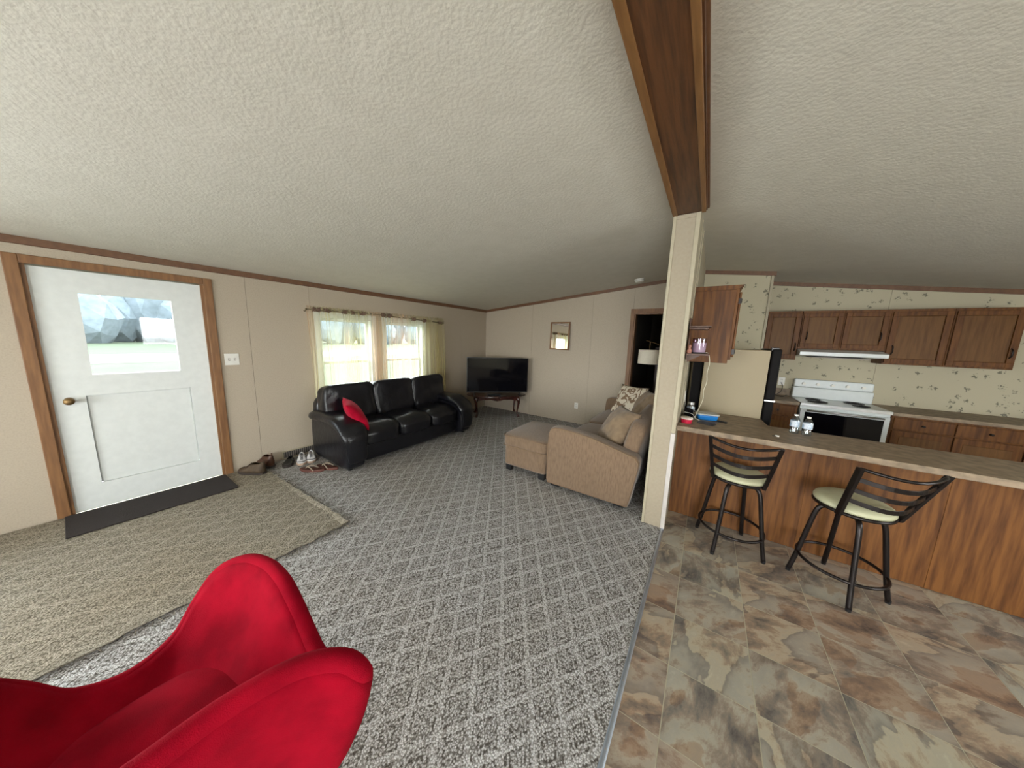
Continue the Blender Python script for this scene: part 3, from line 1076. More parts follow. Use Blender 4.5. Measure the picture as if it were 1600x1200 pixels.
def rod(y0, y1, z0, z1, label, seed, clumps):
    rnd = random.Random(seed)
    t = thing('curtain_rod', label, 'curtain rod', (XL + 0.07, 0, 0), group='curtain rods over the twin windows')
    obj('rod', tube(NB(), [(0, y0, z0), (0, y1, z1)], 0.007), 'rodmetal', t, True)
    for y, z in ((y0, z0), (y1, z1)):
        bm = NB()
        tube(bm, catmull([(-0.07, y, z - 0.02), (-0.03, y, z - 0.025), (0, y, z)], 4), 0.005)
        bmesh.ops.create_uvsphere(bm, u_segments=8, v_segments=6, radius=0.014, matrix=Matrix.Translation((0, y, z)))
        obj('bracket', bm, 'rodmetal', t, True)
    # twig and ribbon swags wound round the rod
    for c, rad in clumps:
        bm = NB()
        y = y0 + (y1 - y0) * c
        zz = z0 + (z1 - z0) * c
        for k in range(7):
            pts = []
            a0 = rnd.uniform(0, 6.28)
            L = rad * rnd.uniform(0.4, 0.9)
            for q in range(9):
                f = q / 8 - 0.5
                pts.append((0.004 + 0.018 * math.cos(a0 + q * 1.3), y + f * L * 2 + rnd.uniform(-.01, .01), zz + 0.022 * math.sin(a0 + q * 1.3) + rnd.uniform(-.008, .01)))
            tube(bm, catmull(pts, 2), rnd.uniform(0.003, 0.0055), 5)
        obj('twig_swag', bm, 'twig', t)
    return t


rod(1.668, 2.73, 1.832, 1.845, 'thin brass curtain rod wound with twigs over the left window, nearer the front door', 5, [(0.10, 0.075), (0.22, 0.06), (0.43, 0.05), (0.53, 0.03), (0.66, 0.045), (0.95, 0.05)])
rod(2.76, 3.89, 1.838, 1.80, 'thin brass curtain rod wound with twigs over the right window, nearer the television', 6, [(0.02, 0.05), (0.42, 0.05), (0.62, 0.05), (0.93, 0.055)])

# ------------------------------------------------------------------ wall fittings
sw = thing('light_switch', 'white two-toggle light switch plate on the window wall beside the front door', 'light switch', (XL, 0.962, 1.243))
obj('plate', bx(0, 0.006, -0.058, 0.058, -0.06, 0.06), 'white', sw, bevel=0.002)
for dy in (-0.023, 0.023):
    tg = obj('toggle', bx(0.004, 0.017, dy - 0.005, dy + 0.005, -0.004, 0.010), 'white', sw, bevel=0.001)
    obj('slot', bx(0.0055, 0.0068, dy - 0.008, dy + 0.008, -0.013, 0.013), 'grey', tg)


def outlet(loc, rotz, label):
    t = thing('power_outlet', label, 'power outlet', loc, rotz)
    obj('plate', bx(-0.035, 0.035, -0.006, 0, -0.057, 0.057), 'white', t, bevel=0.002)
    for dz in (-0.022, 0.022):
        s = obj('socket', bx(-0.015, 0.015, -0.008, -0.004, dz - 0.014, dz + 0.014), 'white', t, bevel=0.002)
        bm = bx(-0.008, -0.005, -0.0088, -0.006, dz - 0.005, dz + 0.007)
        box(bm, 0.005, 0.008, -0.0088, -0.006, dz - 0.005, dz + 0.007)
        obj('slot', bm, 'black', s)
    return t


outlet((-1.975, YF, 0.34), 0, 'white power outlet low on the far wall between the television and the tan sofa')
vt = thing('floor_register', 'grey metal floor-level air vent in the wall behind the sneakers', 'air vent', (XL, 1.50, 0.055))
bm = NB()
for a, b_, c, d in cells(-0.18, 0.18, -0.05, 0.05, [(-0.165, 0.165, -0.037, 0.037)]):
    box(bm, 0, 0.012, a, b_, c, d)
obj('frame', bm, 'paletrim', vt)
obj('recess', bx(0, 0.002, -0.165, 0.165, -0.037, 0.037), 'darkgrey', vt)
for k in range(15):
    obj('louvre', bx(0.002, 0.009, -0.158 + k * 0.0225, -0.149 + k * 0.0225, -0.037, 0.037), 'grey', vt)

sd = thing('smoke_detector', 'round white smoke detector on the ceiling above the bedroom doorway', 'smoke detector', (-0.98, 4.88, zc(-0.98)))
sd.rotation_euler = (0, -math.atan(0.105), 0)
obj('base', lathe(NB(), [(0, 0.0), (0.07, 0.0), (0.07, -0.012), (0.0, -0.012)], 28), 'white', sd, True, angle=40)
obj('cover', lathe(NB(), [(0.064, -0.012), (0.064, -0.03), (0.052, -0.042), (0.02, -0.045), (0, -0.045)], 28), 'white', sd, True, angle=40)
bm = NB()
lathe(bm, [(0.0655, -0.018), (0.0655, -0.022), (0.06, -0.022), (0.06, -0.018), (0.0655, -0.018)], 28)
obj('vent_ring', bm, 'grey', sd)

# framed mirror
mi = thing('wall_mirror', 'small wood-framed mirror on the far wall reflecting the curtained window', 'mirror', (-2.378, YF - 0.012, 1.635))
mi.rotation_euler = (R(-1.0), 0, R(-4.0))
bm = NB()
for a, b_, c, d in cells(-0.205, 0.205, -0.26, 0.26, [(-0.178, 0.178, -0.233, 0.233)]):
    box(bm, a, b_, -0.022, 0.0, c, d)
mi.location.y = YF - 0.02
obj('frame', bm, 'trimwood', mi, bevel=0.004)
obj('glass', bx(-0.18, 0.18, -0.010, -0.007, -0.235, 0.235), 'mirror', mi)

# ------------------------------------------------------------------ black leather sofa
sofa = thing('leather_sofa', 'black leather three-seat sofa under the curtained windows', 'sofa', (-3.60, 2.585, 0), R(89))
base = NB()
soft(1.72, 0.74, 0.24, e=9, n=10, wr=0.004, seed=3, mtx=Matrix.Translation((0, 0.03, 0.155)), bm=base)
obj('base', base, 'leather', sofa, True)
tube_b = NB()
tube(tube_b, [(-0.82, -0.345, 0.262), (0.82, -0.345, 0.262)], 0.006, 6)
obj('welt', tube_b, 'leather', sofa, True)
for k in range(3):
    x = (k - 1) * 0.515
    def sg(p, k=k):
        # waterfall front edge
        if p.y < -0.2:
            p.z -= (abs(p.y) - 0.2) * 0.35
        return p
    obj('seat_cushion', soft(0.535, 0.68, 0.20, e=5.5, n=18, crown=0.035, wr=0.016, ws=7, seed=k + 1, sag=sg, mtx=Matrix.Translation((x, -0.055, 0.365))), 'leather', sofa, True)
for k in range(3):
    x = (k - 1) * 0.625
    mtx = Matrix.Translation((x, 0.235, 0.665)) @ Matrix.Rotation(R(-12), 4, 'X')
    def sg2(p, k=k):
        # pillow top rolls over and the lower half is tucked
        if p.z > 0.08:
            p.y -= (p.z - 0.08) * 0.25
        return p
    obj('back_cushion', soft(0.65, 0.26, 0.50, e=6, n=18, wr=0.022, ws=6, seed=k + 9, sag=sg2, mtx=mtx), 'leather', sofa, True)
obj('back_frame', soft(1.92, 0.16, 0.74, e=8, n=10, wr=0.004, mtx=Matrix.Translation((0, 0.39, 0.42))), 'leather', sofa, True)
def sweep(path, rad, xc, seg=20, e=2.6):
    """path: (y, z) points; rad: (half width in x, half thickness) per point"""
    bm = NB()
    P_ = [Vector((0, p[0], p[1])) for p in path]
    rings = []
    for i, p in enumerate(P_):
        d = (P_[min(i + 1, len(P_) - 1)] - P_[max(i - 1, 0)]).normalized()
        nrm = Vector((1, 0, 0)).cross(d)
        row = []
        for k in range(seg):
            a_ = 2 * PI * k / seg
            cx, sx_ = math.cos(a_), math.sin(a_)
            cx = math.copysign(abs(cx) ** (2 / e), cx)
            sx_ = math.copysign(abs(sx_) ** (2 / e), sx_)
            q = p + Vector((1, 0, 0)) * cx * rad[i][0] + nrm * sx_ * rad[i][1]
            q += (q - p).normalized() * 0.006 * noise.noise(q * 9 + Vector((xc * 9, 0, 0)))
            row.append(bm.verts.new(q + Vector((xc, 0, 0))))
        rings.append(row)
    for r0, r1 in zip(rings, rings[1:]):
        for k in range(seg):
            j = (k + 1) % seg
            bm.faces.new((r0[k], r0[j], r1[j], r1[k]))
    bm.faces.new(rings[0][::-1])
    bm.faces.new(rings[-1])
    bmesh.ops.recalc_face_normals(bm, faces=bm.faces[:])
    return bm


for s in (-1, 1):
    def sga(p):
        if p.y < -0.25 and p.z > 0.3:
            p.z -= (-0.25 - p.y) * 0.28 * (p.z - 0.3) / 0.2
        return p
    arm = obj('arm', soft(0.22, 0.90, 0.50, e=9, n=14, wr=0.004, seed=s + 5, mtx=None, sag=lambda p: sga(p + Vector((0, 0, 0.28))) + Vector((s * 0.885, 0.005, 0))), 'leather', sofa, True)
    pth = catmull([(0, 0.40, 0.535), (0, 0.20, 0.555), (0, -0.02, 0.560), (0, -0.20, 0.548), (0, -0.34, 0.50), (0, -0.425, 0.425), (0, -0.455, 0.33), (0, -0.462, 0.22), (0, -0.46, 0.12)], 4)
    m_ = len(pth) - 1
    rd = []
    for i in range(m_ + 1):
        f = i / m_
        wv = 0.008 * math.sin(f * 22)
        rd.append((0.150 - 0.055 * max(0, f - 0.55) / 0.45 + wv * 0.4, (0.062 if f < 0.5 else 0.062 - 0.045 * (f - 0.5) / 0.5) + wv * 0.5))
    rd[0] = (0.11, 0.03)
    rd[-1] = (0.08, 0.01)
    obj('arm_pad', sweep([(q.y, q.z) for q in pth], rd, s * 0.89), 'leather', arm, True)
for sx in (-1, 1):
    for sy in (-0.33, 0.38):
        obj('foot', lathe(NB(), [(0.0, 0), (0.022, 0), (0.03, 0.05), (0, 0.05)], 12, (sx * 0.92, sy, 0)), 'black', sofa)

rp_ = obj('throw_pillow', pillow(0.40, 0.40, 0.15, seed=4, wr=0.006), 'redvelvet', None, True)
def face(o, n_, spin=0):
    o.rotation_mode = 'QUATERNION'
    o.rotation_quaternion = (Vector(n_).to_track_quat('Z', 'Y').to_matrix().to_4x4() @ Matrix.Rotation(R(spin), 4, 'Z')).to_quaternion()


rp_.location = (-3.44, 1.84, 0.605)
face(rp_, (0.34, 0.74, 0.55), 4)
tag(rp_, 'crimson velvet throw pillow leaning in the left corner of the black sofa', 'pillow')

# ------------------------------------------------------------------ tan sofa (front faces the window wall)
ts = thing('tan_sofa', 'tan corduroy-look sofa against the centre wall with a rounded arm toward the kitchen', 'sofa', (-0.86, 3.79, 0), R(-90))
# local: +x = toward camera (world -y), -y = front (world -x)
prof = [(-0.43, 0.05), (-0.44, 0.09), (-0.445, 0.45), (-0.435, 0.60), (-0.415, 0.648), (-0.37, 0.668), (-0.30, 0.674), (-0.20, 0.668), (-0.06, 0.655), (0.05, 0.638), (0.17, 0.610), (0.28, 0.582),
        (0.37, 0.56), (0.43, 0.545), (0.462, 0.50), (0.46, 0.44), (0.435, 0.28), (0.41, 0.12), (0.395, 0.05)]
def arm_profile(sx):
    bm = NB()
    x0, x1 = (0.96, 1.10) if sx > 0 else (-1.10, -0.96)
    cx, cz = 0.0, 0.35
    layers = []
    for f, off in ((0.0, 0.90), (0.02, 0.955), (0.10, 0.99), (0.3, 1.0), (0.7, 1.0), (0.90, 0.99), (0.98, 0.955), (1.0, 0.90)):
        x = x0 + (x1 - x0) * f
        layers.append([bm.verts.new((x, cx + (p[0] - cx) * (1 - (1 - off) * 0.35), cz + (p[1] - cz) * (1 - (1 - off) * 0.5))) for p in prof])
    for a, b_ in zip(layers, layers[1:]):
        for i in range(len(prof)):
            j = (i + 1) % len(prof)
            bm.faces.new((a[i], a[j], b_[j], b_[i]))
    bm.faces.new(layers[0][::-1])
    bm.faces.new(layers[-1])
    bmesh.ops.recalc_face_normals(bm, faces=bm.faces[:])
    return bm
for sx in (1, -1):
    arm = obj('arm', arm_profile(sx), 'tan', ts, True, angle=45)
    xe = 1.101 * sx
    pipe = [(xe, p[0] * 0.975, 0.35 + (p[1] - 0.35) * 0.965) for p in prof]
    obj('piping', tube(NB(), pipe, 0.005, 6, closed=True), 'tanpipe', arm, True)
obj('base', soft(1.94, 0.80, 0.26, e=14, n=8, mtx=Matrix.Translation((0, -0.02, 0.20))), 'tan', ts, True)
for k, x in enumerate((0.485, -0.485)):
    c_ = soft(0.965, 0.70, 0.175, e=7, n=18, crown=0.03, wr=0.008, ws=5, seed=40 + k, mtx=Matrix.Translation((x, -0.06, 0.41)))
    co = obj('seat_cushion', c_, 'tan', ts, True)
    rr = [(x + dx * 0.465, -0.06 + dy * 0.335, 0.475) for dx, dy in ((-1, -0.9), (-0.9, -1), (0.9, -1), (1, -0.9), (1, 0.9), (-1, 0.9))]
    obj('piping', tube(NB(), rr, 0.004, 6, closed=True), 'tanpipe', co, True)
bk = soft(1.94, 0.19, 0.72, e=6, n=12, wr=0.006, mtx=Matrix.Translation((0, 0.335, 0.49)) @ Matrix.Rotation(R(-13), 4, 'X'))
obj('back_frame', bk, 'tan', ts, True)
for x in (1.0, -1.0):
    for y in (-0.36, 0.30):
        obj('foot', bx(x - 0.035, x + 0.035, y - 0.05, y + 0.05, 0, 0.085), 'black', ts, bevel=0.004)

ot = thing('ottoman', 'tan storage ottoman with black feet in front of the tan sofa', 'ottoman', (-1.625, 3.125, 0), 0)
b_ = soft(0.56, 0.72, 0.27, e=14, n=10, mtx=Matrix.Translation((0, 0, 0.20)))
for v in b_.verts:
    v.co += Vector((0, -1, 0)) * max(0, noise.noise(Vector((v.co.x * 6 + v.co.z * 5, 0.3, v.co.z * 2)))) * 0.012
obj('body', b_, 'tan', ot, True)
c_ = soft(0.60, 0.76, 0.15, e=8, n=20, crown=0.035, wr=0.010, ws=6, seed=61, mtx=Matrix.Translation((0, 0, 0.375)))
co = obj('cushion', c_, 'tan', ot, True)
for z in (0.43, 0.315):
    rr = [(dx * 0.293, dy * 0.373, z) for dx, dy in ((-1, -0.94), (-0.93, -1), (0.93, -1), (1, -0.94), (1, 0.94), (0.93, 1), (-0.93, 1), (-1, 0.94))]
    obj('piping', tube(NB(), rr, 0.0045, 6, closed=True), 'tanpipe', co, True)
for x in (-0.22, 0.22):
    for y in (-0.31, 0.31):
        obj('foot', bx(x - 0.035, x + 0.035, y - 0.03, y + 0.03, 0, 0.07), 'black', ot, bevel=0.003)


def throw(name, s1, s2, t, loc, rot, m, label, seed):
    o = obj(name, pillow(s1, s2, t, seed=seed, wr=0.014), m, None, True)
    o.location = loc
    face(o, rot, seed % 7)
    tag(o, label, 'pillow')
    return o


throw('throw_pillow', 0.46, 0.46, 0.23, (-0.70, 3.10, 0.68), (-0.66, -0.48, 0.55), 'khaki', 'plain khaki throw pillow at the near end of the tan sofa, by the rounded arm', 71)
throw('throw_pillow', 0.50, 0.50, 0.16, (-0.90, 4.52, 0.70), (-0.45, -0.72, 0.45), 'floral', 'cream throw pillow with brown floral scroll print at the far end of the tan sofa', 72)
throw('throw_pillow', 0.46, 0.46, 0.20, (-0.57, 3.86, 0.765), (-0.72, -0.42, 0.50), 'khaki', 'plain khaki throw pillow standing between the floral pillow and the sofa back', 73)

# ------------------------------------------------------------------ television corner
tt = thing('coffee_table', 'oval cherry-wood table with curved legs holding the television', 'table', (-3.50, 4.76, 0), R(44))
top = NB()
prof_t = [(0.0, 0.405), (0.93, 0.405), (0.965, 0.412), (1.0, 0.418), (1.0, 0.428), (0.985, 0.436), (0.0, 0.436)]
lathe(top, prof_t, 56)
for v in top.verts:
    v.co.x *= 0.60
    v.co.y *= 0.33
obj('tabletop', top, 'darkwood', tt, True, angle=35)
ap = NB()
pts = []
for sx, sy0, sy1 in ((0, 0, 0),):
    for y in (-0.195, 0.195):
        out = [(-0.42, 0.405), (0.42, 0.405), (0.42, 0.35), (0.36, 0.335), (0.28, 0.352), (0.12, 0.352), (0.06, 0.332), (0.0, 0.324), (-0.06, 0.332), (-0.12, 0.352), (-0.28, 0.352), (-0.36, 0.335), (-0.42, 0.35)]
        prism(ap, out, 'y', y - 0.009, y + 0.009)
    for x in (-0.42, 0.42):
        box(ap, x - 0.009, x + 0.009, -0.195, 0.195, 0.34, 0.405)
obj('apron', ap, 'darkwood', tt, bevel=0.002)
for sx in (-1, 1):
    for sy in (-1, 1):
        d = Vector((sx * 0.75, sy * 0.65, 0)).normalized()
        c0 = Vector((sx * 0.40, sy * 0.185, 0))
        pth = catmull([c0 + d * a + Vector((0, 0, z)) for a, z in ((0.0, 0.40), (0.022, 0.345), (0.030, 0.30), (0.014, 0.20), (-0.004, 0.10), (0.008, 0.045), (0.030, 0.015))], 4)
        rad = [0.030, 0.033, 0.036, 0.037, 0.036, 0.034, 0.032, 0.030, 0.028, 0.025, 0.022, 0.020, 0.018, 0.017, 0.016, 0.0155, 0.015, 0.0155, 0.017, 0.019, 0.021, 0.022, 0.023, 0.022, 0.018]
        lg = obj('leg', tube(NB(), pth, rad[:len(pth)], 10), 'darkwood', tt, True)
        bm = NB()
        bmesh.ops.create_uvsphere(bm, u_segments=12, v_segments=8, radius=0.03, matrix=Matrix.Translation(c0 + d * 0.026 + Vector((0, 0, 0.017))) @ Matrix.Diagonal((1, 1, 0.55, 1)))
        obj('pad_foot', bm, 'darkwood', lg, True)

tv = thing('television', 'large flat-screen television on the oval table in the corner', 'television', (-3.375, 4.615, 0.438), R(44))
obj('housing', bx(-0.60, 0.60, 0.0, 0.045, 0.062, 0.745), 'black', tv, bevel=0.006)
bm = NB()
for a, b_, c, d in cells(-0.60, 0.60, 0.062, 0.745, [(-0.588, 0.588, 0.085, 0.733)]):
    box(bm, a, b_, -0.006, 0.0, c, d)
obj('bezel', bm, 'black', tv)
obj('screen', bx(-0.588, 0.588, -0.004, 0.0, 0.085, 0.733), 'gloss', tv)
obj('back_bulge', bx(-0.35, 0.35, 0.045, 0.085, 0.10, 0.45), 'black', tv, bevel=0.01)
for sx in (-1, 1):
    bm = NB()
    tube(bm, [(sx * 0.44, 0.02, 0.07), (sx * 0.45, 0.02, 0.03), (sx * 0.455, -0.11, 0.006)], [0.012, 0.012, 0.008], 8)
    tube(bm, [(sx * 0.45, 0.02, 0.03), (sx * 0.455, 0.13, 0.006)], [0.012, 0.008], 8)
    obj('stand_foot', bm, 'black', tv, True)
cb = thing('cable_box', 'small black set-top box on the cherry table beneath the television', 'media box', (-3.44, 4.58, 0.4365), R(44))
obj('case', bx(-0.13, 0.13, -0.10, 0.03, 0, 0.036), 'black', cb, bevel=0.004)
obj('front_panel', bx(-0.12, 0.12, -0.103, -0.10, 0.006, 0.030), 'gloss', cb)
rc = thing('remote_control', 'black remote control lying in front of the television on the cherry table', 'remote control', (-3.23, 4.60, 0.4365), R(60))
obj('body', bx(-0.08, 0.08, -0.02, 0.02, 0, 0.016), 'black', rc, bevel=0.004)
bm = NB()
for i in range(6):
    for j in range(3):
        box(bm, -0.065 + i * 0.022, -0.055 + i * 0.022, -0.013 + j * 0.01, -0.007 + j * 0.01, 0.015, 0.018)
obj('buttons', bm, 'grey', rc)

# floor lamp
fl = thing('floor_lamp', 'arched floor lamp with cream drum shade at the end of the tan sofa', 'floor lamp', (-0.42, 5.07, 0))
obj('base', lathe(NB(), [(0, 0), (0.09, 0), (0.09, 0.018), (0.02, 0.028), (0, 0.028)], 28), 'blackmetal', fl, True, angle=40)
obj('pole', tube(NB(), catmull([(0, 0, 0.02), (0, 0, 0.7), (0, 0, 1.40), (0.01, 0, 1.46)], 5), 0.008), 'blackmetal', fl, True)
obj('arm', tube(NB(), catmull([(0.02, 0, 1.43), (-0.12, -0.02, 1.49), (-0.26, -0.05, 1.55), (-0.40, -0.08, 1.595)], 5), 0.005), 'brass', fl, True)
obj('hanger', tube(NB(), [(-0.34, -0.07, 1.575), (-0.34, -0.07, 1.45)], 0.003, 6), 'brass', fl)
bm = NB()
lathe(bm, [(0.155, 1.24), (0.152, 1.448)], 40, (-0.34, -0.07, 0))
lathe(bm, [(0.149, 1.448), (0.152, 1.24)], 40, (-0.34, -0.07, 0))
sh = obj('lamp_shade', bm, 'shade', fl, True)
bm = NB()
for z in (1.24,):
    tube(bm, [(-0.34 + 0.154 * math.cos(a * PI / 16), -0.07 + 0.154 * math.sin(a * PI / 16), z) for a in range(32)], 0.003, 5, closed=True)
obj('shade_ring', bm, 'shade', sh)
bm = NB()
tube(bm, [(-0.34 + 0.154 * math.cos(a * PI / 16), -0.07 + 0.154 * math.sin(a * PI / 16), 1.448) for a in range(32)], 0.003, 5, closed=True)
for a in range(3):
    tube(bm, [(-0.34, -0.07, 1.44), (-0.34 + 0.152 * math.cos(a * 2.09), -0.07 + 0.152 * math.sin(a * 2.09), 1.44)], 0.002, 5)
obj('shade_ring', bm, 'shade', sh)
bm = NB()
bmesh.ops.create_uvsphere(bm, u_segments=14, v_segments=10, radius=0.032, matrix=Matrix.Translation((-0.34, -0.07, 1.34)))
obj('bulb', bm, 'white', fl, True)

# ------------------------------------------------------------------ carpet remnant, doormat, shoes
bm = NB()
outl = []
rnd = random.Random(4)
def edge(p, q, n, w_):
    for k in range(n):
        t_ = k / n
        outl.append((p[0] + (q[0] - p[0]) * t_ + rnd.uniform(-w_, w_), p[1] + (q[1] - p[1]) * t_ + rnd.uniform(-w_, w_)))
edge((-4.17, 1.10), (-2.33, 1.135), 46, 0.010)
edge((-2.30, 1.12), (-2.285, -0.75), 36, 0.010)
edge((-2.3, -0.75), (-4.17, -0.75), 6, 0.0)
edge((-4.17, -0.75), (-4.17, 1.10), 6, 0.0)
A = [bm.verts.new((p[0] - (0.022 if p[0] > -2.32 else 0), p[1] - (0.018 if p[1] > 1.07 and p[0] > -3.7 else 0), 0.001)) for p in outl]
B = []
for p in outl:
    cx_, cy_ = -3.2, 0.2
    nz_ = 0.0125 if (p[0] < -3.6 or p[1] < -0.7) else 0.021 + 0.009 * noise.noise(Vector((p[0] * 4, p[1] * 4, 1)))
    if math.hypot(p[0] + 2.3, p[1] - 1.13) < 0.25:
        nz_ += 0.014 * (1 - math.hypot(p[0] + 2.3, p[1] - 1.13) / 0.25)
    B.append(bm.verts.new((p[0], p[1], nz_)))
inner = [bm.verts.new((p[0] + (-3.2 - p[0]) * 0.04, p[1] + (0.2 - p[1]) * 0.04, 0.012)) for p in outl]
n = len(outl)
for i in range(n):
    j = (i + 1) % n
    bm.faces.new((A[i], A[j], B[j], B[i]))
    bm.faces.new((B[i], B[j], inner[j], inner[i]))
bm.faces.new(inner)
bmesh.ops.recalc_face_normals(bm, faces=bm.faces[:])
rug = obj('carpet_remnant', bm, 'remnant')
tag(rug, 'loose worn carpet remnant with curled edge lying on the carpet by the front door', 'rug')
bm = NB()
for _ in range(90):
    t_ = rnd.random()
    if rnd.random() < 0.6:
        p = Vector((-4.0 + 1.7 * t_, 1.115 + 0.015 * t_, 0.012))
        d = Vector((rnd.uniform(-.6, .6), 1, 0))
    else:
        p = Vector((-2.292, 1.12 - 1.2 * t_, 0.012))
        d = Vector((1, rnd.uniform(-.6, .6), 0))
    d.normalize()
    tube(bm, [p, p + d * 0.014 + Vector((0, 0, 0.004)), p + d * rnd.uniform(0.02, 0.04) + Vector((0, 0, -0.008))], [0.002, 0.0015, 0.001], 4)
o = obj('frayed_fringe', bm, 'remnant', rug, kind='stuff')

dm = obj('doormat', bx(-4.16, -3.715, -0.15, 0.80, 0.0145, 0.025), 'mat', bevel=0.004)
tag(dm, 'dark brown doormat on the carpet remnant at the front door', 'doormat')


def shoe(label, loc, rotz, L, W, H, m_up, m_sole, style, group):
    t = thing({'boot': 'ankle_shoe', 'sneaker': 'sneaker', 'loafer': 'dress_shoe'}[style], label, 'shoe', loc, rotz, group)
    ns = 14
    def width(u):
        return W * (0.36 + 0.10 * math.sin(u * PI * 0.9) + 0.10 * math.exp(-((u - 0.68) / 0.2) ** 2)) * (1 if u < 0.86 else math.sqrt(max(0.02, 1 - ((u - 0.86) / 0.145) ** 2)))
    def height(u):
        if u < 0.42:
            return H * (1 - 0.10 * (u / 0.42))
        return H * (0.36 + 0.54 * max(0, 1 - (u - 0.42) / 0.40) ** 1.4) if u < 0.95 else H * 0.26
    bm = NB()
    rings = []
    K = 12
    op = 0.46
    for i in range(ns + 1):
        u = i / ns
        back = math.sqrt(min(1, (u + 0.03) / 0.13))
        wd_, h = width(u) * back, height(u)
        ring = []
        for k in range(K + 1):
            a = PI * k / K
            ca, sa = math.cos(a), math.sin(a)
            x = wd_ * math.copysign(abs(ca) ** 0.6, ca)
            z = 0.018 + (h - 0.018) * sa ** 0.75
            if z > H * 0.55:
                x *= 0.88
            ring.append(bm.verts.new((x, u * L - 0.02, z)))
        rings.append(ring)
    for i in range(ns):
        for k in range(K):
            u = (i + 0.5) / ns
            if 0.04 < u < op and 4 <= k <= K - 5:
                continue
            bm.faces.new((rings[i][k], rings[i][k + 1], rings[i + 1][k + 1], rings[i + 1][k]))
    bm.faces.new(rings[0])
    bm.faces.new(rings[-1][::-1])
    bmesh.ops.recalc_face_normals(bm, faces=bm.faces[:])
    up_ = obj('upper', bm, m_up, t, True)
    md = up_.modifiers.new('solid', 'SOLIDIFY')
    md.thickness = 0.004
    md.offset = -1
    bm = NB()
    pl, pr_ = [], []
    for i in range(ns + 1):
        u = i / ns
        back = math.sqrt(min(1, (u + 0.03) / 0.13))
        pl.append((-(width(u) * back + 0.004), u * L - 0.02 + (0.006 if i == ns else (-0.004 if i == 0 else 0))))
        pr_.append((width(u) * back + 0.004, u * L - 0.02 + (0.006 if i == ns else (-0.004 if i == 0 else 0))))
    prism(bm, pl + pr_[::-1], 'z', 0.0, 0.024)
    obj('sole', bm, m_sole, t, bevel=0.003)
    bm = NB()
    prism(bm, [(p[0] * 0.75, p[1]) for p in pl[1:8]] + [(p[0] * 0.75, p[1]) for p in pr_[1:8]][::-1], 'z', 0.024, 0.03)
    obj('insole', bm, 'insole', t)
    if style != 'loafer':
        lc = NB()
        for k in range(4):
            u = op + 0.03 + k * 0.055
            z = height(u) + 0.004
            tube(lc, catmull([(-W * 0.20, u * L - 0.02, z - 0.012), (0, u * L - 0.016, z + 0.002), (W * 0.20, u * L - 0.02, z - 0.012)], 3), 0.0035, 6)
            tube(lc, catmull([(-W * 0.20, (u + .03) * L - 0.02, z - 0.016), (W * 0.20, u * L - 0.02, z - 0.010)], 3), 0.003, 6)
        obj('laces', lc, 'black' if style == 'sneaker' else 'insole', t, True)
    if style == 'sneaker':
        bm = NB()
        for s in (-1, 1):
            for k in range(5):
                u = 0.35 + k * 0.07
                tube(bm, [(s * (width(u) + 0.002), u * L - 0.02, 0.03), (s * (width(u) * 0.82 + 0.004), (u + 0.06) * L - 0.02, height(u) * 0.62)], 0.0045, 6)
        obj('side_stripe', bm, 'black', t, True)
        bm = NB()
        tube(bm, catmull([(-width(0.80), 0.80 * L - 0.02, 0.034), (0, 0.86 * L - 0.02, height(0.84) + 0.002), (width(0.80), 0.80 * L - 0.02, 0.034)], 6), 0.004, 6)
        obj('toe_seam', bm, 'black', t, True)
    if style == 'boot':
        bm = tube(NB(), catmull([(0, -0.018, H * 0.8), (0, -0.03, H + 0.01), (0, -0.018, H + 0.02), (0, -0.008, H * 0.92)], 4), 0.003, 6)
        obj('pull_tab', bm, m_up, t, True)
    return t


ZR = 0.0125
shoe('olive brown suede ankle shoe, toe toward the front door, nearer the room', (-3.90, 1.045, ZR), R(116), 0.30, 0.115, 0.135, 'tanleather', 'sole', 'boot', None)
shoe('dark reddish brown leather ankle shoe behind the olive brown one, against the wall', (-4.02, 1.16, ZR), R(100), 0.28, 0.11, 0.15, 'brownleather', 'sole', 'boot', None)
shoe('shiny black dress shoe between the brown shoes and the white sneakers', (-4.05, 1.36, 0.001), R(-125), 0.20, 0.09, 0.075, 'blackshoe', 'sole', 'loafer', None)
shoe('white sneaker with black laces, left one of the pair in front of the vent', (-4.05, 1.475, 0.001), R(-112), 0.25, 0.09, 0.085, 'whiteshoe', 'sneakersole', 'sneaker', None)
shoe('white sneaker with black laces, right one of the pair beside the black sofa', (-4.035, 1.572, 0.001), R(-112), 0.25, 0.09, 0.085, 'whiteshoe', 'sneakersole', 'sneaker', None)
for s_ in C.objects:
    if s_.name.startswith('sneaker') or s_.name.startswith('dress_shoe'):
        if s_.parent is None:
            pass


